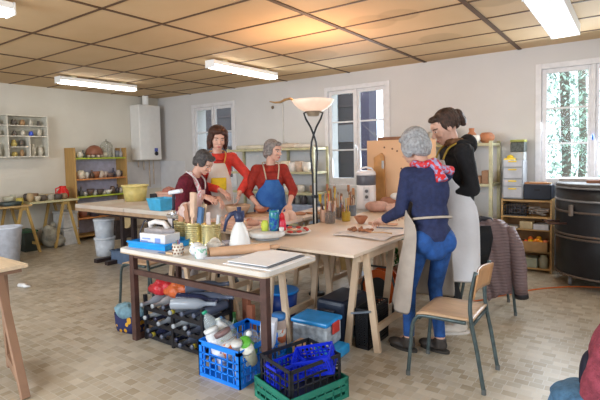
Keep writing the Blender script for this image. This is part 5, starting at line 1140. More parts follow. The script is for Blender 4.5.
def bottle(x, y, z, rot, L_, r, mt, lb, capc, grp='empty containers in the blue crate', nm='plastic_bottle', cat='bottle', label=None):
    t = thing(nm, lb, cat, (x, y, z), group=grp); t.rotation_euler = rot
    pr = [(0, 0), (r * .85, 0), (r, .012), (r, L_ * .35), (r * .93, L_ * .40), (r, L_ * .45), (r, L_ * .68), (r * .6, L_ * .85), (r * .3, L_ * .92), (r * .3, L_ * .96), (0, L_ * .96)]
    if nm != 'plastic_bottle': pr = [(0, 0), (r * .92, 0), (r, .01), (r, L_ * .8), (r * .88, L_ * .86), (r * .88, L_ * .9), (0, L_ * .9)]
    MB().lathe(pr, 24).build('body', mt, t)
    cr = r * .36 if nm == 'plastic_bottle' else r * .95
    MB().lathe([(0, L_ * (.962 if nm == 'plastic_bottle' else .902)), (cr, L_ * (.962 if nm == 'plastic_bottle' else .902)), (cr, L_ * 1.03), (0, L_ * 1.03)], 20).build('cap', M(capc, 0.4), t)
    if label: MB().lathe([(r * 1.012, L_ * .15), (r * 1.012, L_ * (.62 if nm != 'plastic_bottle' else .6))], 24).build('label', label, t)
    return t
lab_w = M((0.70, 0.70, 0.70), 0.5, 0, 0.04)
def patchy(c1, c2, s=18, p=0.5):
    key = ('p', c1, c2, s)
    if key in _m: return _m[key]
    mt = bpy.data.materials.new('printed_label_%d' % len(_m)); mt.use_nodes = True; nt = mt.node_tree; b = nt.nodes['Principled BSDF']; b.inputs['Roughness'].default_value = .45
    tc = nt.nodes.new('ShaderNodeTexCoord'); n = nt.nodes.new('ShaderNodeTexNoise'); n.inputs['Scale'].default_value = s
    r = nt.nodes.new('ShaderNodeValToRGB'); r.color_ramp.interpolation = 'CONSTANT'; r.color_ramp.elements[0].color = (*c1, 1); r.color_ramp.elements[1].position = p; r.color_ramp.elements[1].color = (*c2, 1)
    nt.links.new(tc.outputs['Object'], n.inputs['Vector']); nt.links.new(n.outputs['Fac'], r.inputs['Fac']); nt.links.new(r.outputs['Color'], b.inputs['Base Color'])
    _m[key] = mt; return mt
bottle(-2.25, 2.20, 0.15, (0.1, -0.5, 0.3), 0.27, 0.05, clr, 'crumpled clear bottle with green cap at the left of the blue crate', (0.02, 0.35, 0.20))
bottle(-2.19, 2.20, 0.12, (-0.1, -0.45, 0.3), 0.24, 0.05, M((0.70, 0.72, 0.74), 0.3), 'tall white bottle with green label behind the big yoghurt tub', (0.6, 0.65, 0.6), label=patchy((0.45, 0.55, 0.15), (0.72, 0.73, 0.74), 20, .42))
bottle(-2.08, 2.13, 0.14, (0.12, -0.45, 0.2), 0.19, 0.060, clr, 'large jar with orange printed label at the centre of the blue crate', (0.20, 0.12, 0.12), nm='glass_jar', cat='jar', label=patchy((0.70, 0.16, 0.04), (0.66, 0.64, 0.62), 20, .47))
bottle(-2.13, 2.10, 0.12, (0.05, -0.8, 0.0), 0.16, 0.05, M((0.68, 0.70, 0.78), 0.4), 'white tub with mauve letters at the front of the blue crate', (0.72, 0.72, 0.78), nm='plastic_tub', cat='tub', label=patchy((0.25, 0.20, 0.40), (0.70, 0.72, 0.80), 26, .38))
bottle(-2.03, 2.13, 0.13, (0.35, 0.1, 0), 0.15, 0.038, clr, 'small jar with white lid at the front right of the blue crate', (0.62, 0.62, 0.60), nm='glass_jar', cat='jar')
bottle(-2.01, 2.21, 0.17, (0.75, 0.25, 0), 0.14, 0.045, M((0.12, 0.35, 0.08), 0.4), 'tub with bright green oval lid in the blue crate', (0.12, 0.45, 0.05), nm='plastic_tub', cat='tub')
bottle(-1.99, 2.18, 0.12, (0.55, 0.3, 0), 0.15, 0.045, M((0.60, 0.62, 0.50), 0.4), 'jar with cream lid beside the brown table leg', (0.70, 0.70, 0.62), nm='glass_jar', cat='jar')
bottle(-2.11, 2.33, 0.17, (0.9, 0.45, 0.3), 0.24, 0.052, clr, 'clear water bottle lying at the back of the blue crate', (0.7, 0.72, 0.74))
bottle(-2.22, 2.30, 0.14, (0.3, -0.5, 0), 0.22, 0.048, clr, 'clear bottle with blue cap at the back left of the blue crate', (0.1, 0.3, 0.6))
bottle(-2.20, 2.12, 0.15, (0.2, -0.35, 0.0), 0.17, 0.05, M((0.70, 0.72, 0.74), 0.35), 'white pot with green and white label at the front left of the blue crate', (0.72, 0.74, 0.74), nm='plastic_tub', cat='tub', label=patchy((0.35, 0.50, 0.12), (0.72, 0.74, 0.76), 22, .40))
t = thing('milk_carton', 'white carton with dark flower print standing at the back of the blue crate', 'carton', (-2.00, 2.36, 0.17)); t.rotation_euler = (0.2, 0.15, 0.4)
MB().bb(-0.05, 0.05, -0.035, 0.035, 0, 0.19).build('body', M((0.72, 0.73, 0.80), 0.4), t, bevel=0.004)
g = MB()
for (a, c) in ((-0.015, 0.10), (0.01, 0.12), (0.02, 0.09), (-0.005, 0.08)): g.ell((a, -0.0355, c), (0.012, 0.0012, 0.010))
g.build('flower_print', M((0.22, 0.03, 0.06), 0.5), t)
bottle(-1.99, 2.47, 0.13, (0.1, 0.1, 0), 0.22, 0.05, M((0.55, 0.42, 0.36), 0.3, 0, .1, alpha=.8), 'jar with patterned orange label right of the brown table leg', (0.05, 0.2, 0.5), nm='glass_jar', cat='jar', label=patchy((0.55, 0.15, 0.06), (0.55, 0.56, 0.55), 24))
for i, (x, y, z_, c) in enumerate([(-2.24, 2.40, 0.012, (0.6, 0.6, 0.6)), (-2.10, 2.44, 0.012, (0.5, 0.52, 0.55)), (-2.23, 2.16, 0.012, (0.62, 0.62, 0.6)), (-2.05, 2.12, 0.012, (0.55, 0.56, 0.6))]):
    t = thing('yoghurt_pot', 'white pot low inside the blue crate, %s' % ['back left', 'back right', 'front left', 'front right'][i], 'pot', (x, y, z_), group='pots at the bottom of the blue crate')
    MB().lathe([(0, 0), (0.03, 0), (0.038, 0.09), (0.034, 0.09), (0.028, 0.01), (0, 0.01)], 20).build('body', M(c, 0.4), t)
tag(MB().lathe([(0, 0), (0.036, 0), (0.036, 0.17), (0.014, 0.20), (0.014, 0.26), (0, 0.26)], 18).build('green_bottle', M((0.03, 0.10, 0.03), 0.12), None, (-2.46, 2.52, 0.0)), 'dark green bottle standing right of the rack', 'bottle')
for i, (x, y, h) in enumerate([(-2.46, 2.66, 0.35), (-2.38, 2.62, 0.30)]):
    tag(MB().bb(-0.03, 0.03, -0.02, 0.02, 0, h).build('brick_red_block', M((0.32, 0.11, 0.06), 0.8), None, (x, y, 0), bevel=0.004), 'reddish wood block standing behind the blue crate, %s' % ['the taller', 'the shorter'][i], 'block', 'reddish blocks behind the blue crate')

# black crate on green crate, blue basket
dgreen = M((0.015, 0.20, 0.14), 0.4, 0, 0.1); bcr = M((0.014, 0.016, 0.022), 0.38)
crate('crate', -1.60, 2.19, 0.37, 0.43, 0.125, dgreen, 'dark green slatted crate on the floor under the black crate', cell=0.06, rimw=0.03, handle=False, solidrow=1, rz=-0.30)
crate('crate', -1.60, 2.185, 0.31, 0.37, 0.18, bcr, 'black plastic crate stacked in the green crate', z=0.085, rz=-0.30, cell=0.05, rimw=0.022)
cobalt = M((0.01, 0.03, 0.60), 0.3, 0, 0.05)
crate('basket', -1.53, 2.26, 0.24, 0.16, 0.11, cobalt, 'cobalt blue mesh basket tipped on the black crate', z=0.165, cell=0.026, rimw=0.018, handle=False, rz=0.35, tilt=(0.25, -0.25))
crate('basket', -1.67, 2.13, 0.13, 0.22, 0.12, cobalt, 'cobalt blue mesh basket lying inside the black crate', z=0.10, cell=0.028, rimw=0.016, handle=False, rz=-0.3)
t = thing('storage_box', 'clear plastic box with sky blue lid and red clips behind the crates', 'box', (-1.885, 2.79, 0.071), rz=0.05)
crm = M((0.50, 0.55, 0.60), 0.2, 0, 0.3, 25, alpha=0.75)
MB().bb(-0.145, 0.145, -0.11, 0.11, 0, 0.15).build('body', crm, t, bevel=0.012)
MB().bb(-0.155, 0.155, -0.12, 0.12, 0.152, 0.185).build('lid', M((0.03, 0.30, 0.72), 0.25), t, bevel=0.012)
for s_ in (-1, 1): MB().bb(s_ * 0.16 - 0.006, s_ * 0.16 + 0.006, -0.05, 0.05, 0.09, 0.17).build('red_clip', M((0.62, 0.06, 0.05), 0.4), t, bevel=0.004)
t = thing('storage_tub', 'wide sky blue tub under the clear box with red clips', 'tub', (-1.85, 2.76, 0))
MB().bb(-0.19, 0.19, -0.15, 0.13, 0, 0.07).build('body', M((0.02, 0.30, 0.66), 0.35), t, bevel=0.015)
tag(MB().bb(-0.06, 0.06, -0.05, 0.05, 0, 0.16).build('cardboard_box', M((0.50, 0.30, 0.18), 0.8), None, (-1.83, 2.54, 0), bevel=0.003), 'small brown cardboard box behind the black crate', 'box')
t = thing('bucket', 'dark blue bucket with bright rim behind the blue crate', 'bucket', (-2.45, 3.10, 0))
MB().lathe([(0, 0), (0.11, 0), (0.135, 0.28), (0.128, 0.28), (0.10, 0.012), (0, 0.012)], 30).build('body', M((0.01, 0.04, 0.22), 0.35), t)
MB().lathe([(0.128, 0.27), (0.145, 0.272), (0.145, 0.29), (0.128, 0.29)], 30).build('rim', M((0.01, 0.20, 0.60), 0.35), t)
MB().lathe([(0, 0.22), (0.118, 0.22), (0.118, 0.235), (0, 0.24)], 26).build('blue_contents', M((0.02, 0.30, 0.55), 0.3), t)
t = thing('suitcase', 'dark navy hard case lying behind the clear storage box', 'case', (-1.885, 3.17, 0), rz=0.0)
MB().bb(-0.13, 0.13, -0.20, 0.20, 0, 0.32).build('shell', M((0.015, 0.022, 0.042), 0.35), t, bevel=0.03)
MB().tube([(-0.05, -0.20, 0.24), (-0.05, -0.23, 0.25), (0.05, -0.23, 0.25), (0.05, -0.20, 0.24)], 0.012, 8).build('handle', M((0.02, 0.02, 0.03), 0.4), t)
crate('crate', -1.615, 3.15, 0.11, 0.34, 0.30, M((0.012, 0.012, 0.014), 0.5), 'tall black mesh crate beside the front right trestle', cell=0.02, rimw=0.012, handle=False)

# under the plywood board towards the back
t = thing('cable_reel', 'orange cable reel drum standing behind the front right trestle', 'cable reel', (-1.90, 3.86, 0))
MB().cone((0, -0.02, 0.20), (0, 0.0, 0.20), 0.17, 0.17, 30).build('flange', M((0.60, 0.10, 0.01), 0.4), t)
MB().cone((0, 0.10, 0.20), (0, 0.12, 0.20), 0.17, 0.17, 30).build('flange', M((0.60, 0.10, 0.01), 0.4), t)
MB().cone((0, 0.001, 0.20), (0, 0.099, 0.20), 0.13, 0.13, 24).build('wound_cable', M((0.55, 0.12, 0.02), 0.5), t)
MB().cone((0, -0.032, 0.20), (0, -0.021, 0.20), 0.10, 0.10, 24).build('socket_plate', M((0.02, 0.02, 0.02), 0.4), t)
g = MB(); g.tube([(-0.15, -0.04, 0), (-0.17, -0.03, 0.22), (-0.10, 0.0, 0.395), (0.10, 0.0, 0.395), (0.17, -0.03, 0.22), (0.15, -0.04, 0)], 0.012, 8); g.build('carry_frame', M((0.05, 0.05, 0.05), 0.4), t)
g = MB(); rnd = random.Random(8)
for k in range(240):
    p = V((rnd.uniform(-.12, .12), rnd.uniform(-.10, .10), rnd.uniform(0.18, .5))); q = Matrix.Rotation(rnd.uniform(0, 6.28), 3, 'Z') @ Matrix.Rotation(rnd.uniform(-1, 1), 3, 'X')
    g.add([p + q @ V(u) * .035 for u in ((0, -1, 0), (0.45, 0, 0.15), (0, 1, 0), (-0.45, 0, 0.15))], [(0, 1, 2, 3)])
t = thing('potted_plant', 'small green potted plant under the plywood board', 'plant', (-2.05, 4.76, 0))
g.build('foliage', M((0.03, 0.16, 0.03), 0.5, 0, 0.3), t)
MB().lathe([(0, 0), (0.09, 0), (0.12, 0.18), (0.11, 0.18), (0, 0.16)], 20).build('pot', M((0.28, 0.10, 0.05), 0.7), t)
MB().cone((0, 0, 0.17), (0, 0, 0.45), 0.008, 0.005, 6).build('stem', M((0.05, 0.12, 0.03), 0.6), t)
t = thing('wooden_box', 'dark reddish wooden box under the far right corner of the plywood board', 'box', (-1.72, 4.75, 0))
MB().bb(-0.13, 0.16, -0.12, 0.12, 0, 0.42).build('body', wood((0.14, 0.05, 0.03), 0.7), t, bevel=0.006)
MB().bb(-0.14, 0.17, -0.13, 0.13, 0.422, 0.44).build('lid', wood((0.17, 0.06, 0.035), 0.7), t)
tag(MB().bb(-0.14, 0.16, -0.10, 0.10, 0, 0.03).build('paper_bundle', M((0.55, 0.60, 0.70), 0.6), None, (-2.65, 4.80, 0.0), bevel=0.006), 'bluish white paper bundle on the floor beyond the lamp', 'papers')
tag(MB().bb(-0.25, 0.25, -0.02, 0.02, 0, 0.30).build('leaning_board', M((0.48, 0.34, 0.14), 0.7), None, (-3.05, 4.95, 0.0)), 'yellowish board standing on edge beyond the clay table', 'board')
# orange cord
cord = MB(); cpts = [(-1.42, 4.35, 0.008), (-1.2, 4.55, 0.008), (-1.0, 4.92, 0.008), (-0.7, 5.35, 0.008), (-0.3, 5.62, 0.008), (0.3, 5.65, 0.008), (1.0, 5.4, 0.008)]
def smooth(pts, n=8):
    P_ = [V(p) for p in pts]; out = []
    for i in range(len(P_) - 1):
        a = P_[max(i - 1, 0)]; b = P_[i]; c = P_[i + 1]; d = P_[min(i + 2, len(P_) - 1)]
        for k in range(n):
            u = k / n; out.append(0.5 * ((2 * b) + (c - a) * u + (2 * a - 5 * b + 4 * c - d) * u * u + (3 * b - a - 3 * c + d) * u ** 3))
    out.append(P_[-1]); return out
cord.tube(smooth(cpts), 0.007, 8)
tag(cord.build('extension_cord', M((0.62, 0.14, 0.02), 0.5)), 'orange extension cord running across the floor toward the kiln', 'cord')

# ================================================================= CHAIRS AND COATS
stl = M((0.075, 0.105, 0.11), 0.35, 0.35, 0.2, 30)
seatw = wood((0.55, 0.36, 0.22), 0.8, rough=0.35, sx=2, sy=12, sz=12)
def school_chair(x, y, rz, label, tall=0.0):
    """faces local -X; backrest at +X"""
    t = thing('school_chair', label, 'chair', (x, y, 0), rz, 'tubular school chairs')
    for s_ in (-1, 1):
        y_ = s_ * 0.185
        MB().tube(smooth([(-0.225, y_ * 1.02, 0.012), (-0.208, y_, 0.20), (-0.195, y_, 0.33), (-0.165, y_, 0.39), (-0.11, y_, 0.41), (0.14, y_, 0.41)], 5), 0.0125, 10).build('front_leg', stl, t)
        MB().tube(smooth([(0.245, y_ * 1.02, 0.012), (0.205, y_, 0.25), (0.172, y_, 0.42), (0.166, y_ * .98, 0.55), (0.196, y_ * .95, 0.725)], 5), 0.0125, 10).build('rear_leg', stl, t)
        for xx in (-0.225, 0.245): MB().cone((xx, y_ * 1.02, 0.0), (xx, y_ * 1.02, 0.03), 0.0145, 0.0145, 12).build('rubber_foot', M((0.12, 0.13, 0.13), 0.6), t)
    MB().tube([(0.17, -0.185, 0.39), (0.17, 0.185, 0.39)], 0.010, 8).build('cross_bar', stl, t)
    MB().tube([(-0.15, -0.185, 0.39), (-0.15, 0.185, 0.39)], 0.010, 8).build('cross_bar', stl, t)
    rows = []
    for j in range(9):
        v = -1 + 2 * j / 8
        rows.append([(-0.165 + 0.345 * i / 10, 0.195 * v * (1.0 - 0.06 * (i / 10)), 0.428 - 0.010 * (1 - v * v) * math.sin(math.pi * i / 10) - 0.012 * max(0, 1 - i / 2.0) ** 2) for i in range(11)])
    MB().grid(rows).build('seat', seatw, t, solid=0.011)
    rows = []
    for j in range(6):
        z = 0.565 + 0.145 * j / 5; xx = 0.160 + (z - 0.55) * 0.16
        rows.append([(xx + 0.028 - 0.03 * (1 - (abs(-1 + 2 * i / 10)) ** 2) + 0.0, 0.20 * (-1 + 2 * i / 10), z + 0.012 * math.sin(math.pi * i / 10) * (j == 5)) for i in range(11)])
    MB().grid(rows).build('backrest', wood((0.50, 0.26, 0.12), 0.8, rough=0.3, sx=2, sy=12, sz=2), t, solid=0.010)
    return t
school_chair(-0.955, 2.985, 0.02, 'tubular steel school chair with bare wooden seat in the foreground')
school_chair(-1.10, 4.42, R(200), 'tubular chair half hidden under the quilted coat behind the women')
school_chair(-3.92, 2.84, R(8), 'dark tubular school chair mostly hidden behind the left end of the grey table')
school_chair(0.04, 1.98, R(-20), 'chair at the bottom right corner buried under the pink coat')

def quilted(nm, rows, mt, label, cat, parent=None, solid=0.02):
    o = MB().grid(rows).build(nm, mt, parent, solid=solid, sub=1)
    return o
def quilt_mat(c, fr=60.0, c2=None):
    mt = bpy.data.materials.new('quilted_cloth_%d' % len(_m)); _m[('q', tuple(c), fr)] = mt; mt.use_nodes = True; nt = mt.node_tree; b = nt.nodes['Principled BSDF']
    b.inputs['Base Color'].default_value = (*c, 1); b.inputs['Roughness'].default_value = 0.6
    tc = nt.nodes.new('ShaderNodeTexCoord'); w_ = nt.nodes.new('ShaderNodeTexWave'); w_.bands_direction = 'Z'; w_.inputs['Scale'].default_value = fr / 6.28; w_.inputs['Distortion'].default_value = 1.2; w_.inputs['Detail'].default_value = 2
    bp = nt.nodes.new('ShaderNodeBump'); bp.inputs['Strength'].default_value = 0.5; bp.inputs['Distance'].default_value = 0.01
    nt.links.new(tc.outputs['Object'], w_.inputs['Vector']); nt.links.new(w_.outputs['Fac'], bp.inputs['Height']); nt.links.new(bp.outputs['Normal'], b.inputs['Normal'])
    return mt
# taupe quilted coat hung over the rear chair: the hollow collar on top, sleeve at the right
t = thing('quilted_coat', 'taupe quilted coat with black lining hung over a chair behind the women', 'coat', (-1.05, 4.36, 0))
qm = quilt_mat((0.175, 0.115, 0.115), 75)
rt_ = V((0.81, 0.585, 0)); fr_ = V((0.36, -0.93, 0))
def cp_(u, d, z): return tuple(rt_ * u + fr_ * d + V((0, 0, z)))
rows = []
for z, u0, u1, dd in ((0.83, -0.13, 0.10, 0.06), (0.78, -0.17, 0.17, 0.10), (0.70, -0.16, 0.20, 0.13), (0.58, -0.14, 0.21, 0.14), (0.44, -0.13, 0.22, 0.15), (0.30, -0.10, 0.235, 0.15), (0.19, -0.06, 0.25, 0.15), (0.12, -0.03, 0.12, 0.14)):
    rows.append([cp_(u0 + (u1 - u0) * i / 12, dd + 0.035 * math.sin(math.pi * i / 12) + 0.018 * math.sin(i * 1.7 + z * 6), z + 0.02 * math.sin(math.pi * i / 12) + (0.07 * i / 12 if z < .15 else 0)) for i in range(13)])
quilted('front_panel', rows, qm, '', '', t)
rows = []
for z, u0, u1, dd in ((0.83, -0.13, 0.10, 0.05), (0.77, -0.17, 0.17, -0.02), (0.62, -0.17, 0.19, -0.07), (0.45, -0.16, 0.19, -0.08), (0.32, -0.15, 0.19, -0.08)):
    rows.append([cp_(u0 + (u1 - u0) * i / 10, dd - 0.02 * math.sin(i * 1.3), z) for i in range(11)])
quilted('back_panel', rows, qm, '', '', t)
g = MB(); g.tube([cp_(0.15, 0.10, 0.76), cp_(0.20, 0.15, 0.62), cp_(0.225, 0.19, 0.45), cp_(0.235, 0.20, 0.30), cp_(0.25, 0.20, 0.19)], 0.06, 14, rs=[.05, .066, .066, .058, .052])
g.build('sleeve', qm, t); g = MB(); g.tube([cp_(0.248, 0.20, 0.205), cp_(0.253, 0.20, 0.165)], 0.055, 14); g.build('cuff', M((0.015, 0.013, 0.016), 0.6), t)
g = MB(); g.tube([cp_(-0.15, 0.12, 0.80), cp_(-0.09, 0.10, 0.855), cp_(-0.01, 0.09, 0.84), cp_(0.03, 0.12, 0.77), cp_(-0.02, 0.17, 0.66)], 0.022, 10); g.build('collar', M((0.03, 0.028, 0.035), 0.7), t)
rows = []
for z, u0, u1 in ((0.80, -0.15, -0.02), (0.70, -0.17, 0.0), (0.58, -0.17, -0.02), (0.47, -0.15, -0.05)):
    rows.append([cp_(u0 + (u1 - u0) * i / 6, 0.20, z) for i in range(7)])
MB().grid(rows).build('lining', M((0.008, 0.008, 0.010), 0.8), t, solid=0.012)

# pink coat and jeans on the corner chair
t = thing('wool_coat', 'raspberry pink knitted coat slung over the chair in the bottom right corner', 'coat', (-0.075, 1.98, -0.05))
pk = M((0.30, 0.055, 0.085), 0.9, 0, 0.25, 30, bump=1.0, bscale=60)
g = MB()
g.ell((0.03, 0.03, 0.71), (0.09, 0.10, 0.17)); g.ell((-0.02, -0.03, 0.60), (0.06, 0.07, 0.13)); g.tube([(0.02, 0.06, 0.86), (0.0, -0.02, 0.74), (-0.03, -0.07, 0.60), (-0.035, -0.09, 0.50)], 0.05, 12, rs=[.035, .05, .05, .045]); g.ell((0.06, 0.08, 0.84), (0.07, 0.06, 0.05))
link(remesh(g, 'coat_body', 0.009, 4), 'coat_body', pk, t)
g = MB(); g.ell((-0.055, 0.015, 0.645), (0.03, 0.05, 0.10)); g.ell((-0.03, 0.05, 0.70), (0.03, 0.05, 0.08)); link(remesh(g, 'lining', 0.009, 3), 'lining', M((0.012, 0.012, 0.03), 0.7), t)
t = thing('jeans', 'light blue denim trousers lying under the pink coat in the bottom right corner', 'jeans', (-0.125, 1.98, 0.05))
g = MB(); g.ell((0.03, -0.02, 0.48), (0.16, 0.12, 0.05)); g.ell((-0.04, 0.03, 0.42), (0.08, 0.10, 0.10)); g.solid_cone((-0.05, 0.0, 0.47), (-0.13, -0.02, 0.20), 0.07, 0.075); g.solid_cone((0.06, -0.08, 0.47), (0.02, -0.13, 0.18), 0.07, 0.075)
link(remesh(g, 'denim', 0.009, 4), 'denim', M((0.07, 0.17, 0.30), 0.8, 0, 0.25, 30, bump=.5, bscale=80), t)
# ================================================================= PEOPLE
def frame(f):
    f = V((f[0], f[1], 0)).normalized(); return f, V((f.y, -f.x, 0)), V((0, 0, 1))
def ik(a, c, l1, l2, hint):
    d = c - a; L_ = min(d.length, (l1 + l2) * 0.995); dn = d.normalized()
    x = (l1 * l1 - l2 * l2 + L_ * L_) / (2 * L_); h = math.sqrt(max(0.0, l1 * l1 - x * x))
    hp = (hint - dn * hint.dot(dn)).normalized()
    return a + dn * x + hp * h, a + dn * L_
SKIN = M((0.62, 0.36, 0.27), 0.5, 0, 0.05, 30)
def hand(g, wr, d, n, side, k=1.0, curl=0.5):
    """wr wrist, d finger direction, n palm normal (way the palm faces), side = +1 thumb towards d x n"""
    d = d.normalized(); n = (n - d * n.dot(d)).normalized(); s = d.cross(n) * side
    rot = Matrix((s, d, n)).transposed()
    g.ell(wr + d * 0.045 * k, (0.040 * k, 0.052 * k, 0.016 * k), rot); g.ell(wr + d * 0.062 * k, (0.041 * k, 0.034 * k, 0.015 * k), rot)
    g.solid_cone(wr - d * 0.01, wr + d * 0.03 * k, 0.024 * k, 0.026 * k, 12)
    for i, (o, L_) in enumerate(((0.029, 0.070), (0.0095, 0.079), (-0.0105, 0.073), (-0.030, 0.057))):
        p = wr + d * (0.086 - 0.004 * i) * k + s * o * k; dd = (d + s * (o * 1.6)).normalized(); r0 = 0.0088 * k
        p0 = p - dd * 0.02 * k
        for j, fr in enumerate((0.45, 0.30, 0.25)):
            ang = curl * (0.5 + 0.35 * j); q_ = dd * math.cos(ang) + n * math.sin(ang)
            p1 = p + q_ * L_ * fr * k
            g.solid_cone(p0 if j == 0 else p, p1, r0, r0 * 0.9, 10); g.ell(p1, (r0 * .92,) * 3, n=10, k=6); p = p1; dd = q_; r0 *= 0.9
    p = wr + d * 0.02 * k + s * 0.028 * k; dd = (d * 0.72 + s * 0.68 + n * 0.25).normalized(); r0 = 0.0115 * k
    for j, L_ in enumerate((0.042, 0.030, 0.024)):
        p1 = p + dd * L_ * k; g.solid_cone(p, p1, r0, r0 * 0.88, 10); g.ell(p1, (r0 * .9,) * 3, n=10, k=6)
        p = p1; r0 *= 0.88; dd = (dd + d * 0.35 + n * 0.15).normalized()
def head_parts(g, T_, k=1.0, female=True):
    Q = T_.to_3x3(); c = T_.translation
    def E_(p, r_): g.ell(c + Q @ (V(p) * k), tuple(x * k for x in r_), Q, n=20, k=12)
    E_((0, -.018, .030), (.073, .092, .086)); E_((0, .018, -.005), (.064, .074, .085)); E_((0, .030, -.050), (.052, .056, .055)); E_((0, .058, -.088), (.026, .024, .020))
    E_((0, .068, .035), (.050, .022, .030)); E_((.036, .060, -.030), (.022, .022, .022)); E_((-.036, .060, -.030), (.022, .022, .022))
    g.solid_cone(c + Q @ (V((0, .082, .008)) * k), c + Q @ (V((0, .104, -.030)) * k), .008 * k, .013 * k, 10); E_((0, .102, -.033), (.015, .011, .009))
    E_((0, .087, -.060), (.024, .010, .0055)); E_((0, .084, -.070), (.021, .010, .0065)); E_((0, .076, .018), (.045, .014, .007))
    for s in (-1, 1): E_((s * .073, -.005, -.008), (.008, .018, .030)); E_((s * .031, .070, .002), (.014, .012, .009))
def color_head(me, T_, k, lip=(0.50, 0.16, 0.14), brow=(0.10, 0.06, 0.04)):
    inv = T_.inverted()
    me.materials.append(SKIN); me.materials.append(M((0.80, 0.78, 0.75), 0.25, 0, 0)); me.materials.append(M((0.05, 0.03, 0.02), 0.2, 0, 0)); me.materials.append(M(lip, 0.4, 0, 0.05)); me.materials.append(M(brow, 0.8, 0, 0.05))
    for p in me.polygons:
        q = (inv @ p.center) / k
        if q.y < 0.055 or abs(q.z) > 0.12: continue
        ex = abs(q.x) - 0.031
        if (ex / .012) ** 2 + ((q.z - .002) / .0050) ** 2 < 1: p.material_index = 2 if (ex / .0065) ** 2 + ((q.z - .002) / .0060) ** 2 < 1 else 1
        elif abs(q.x) < .023 and abs(q.z + .065) < .010 * (1 - (q.x / .024) ** 2): p.material_index = 3
        elif .012 < abs(q.x) < .048 and abs(q.z - .022 + ex * ex * 12) < .0042: p.material_index = 4

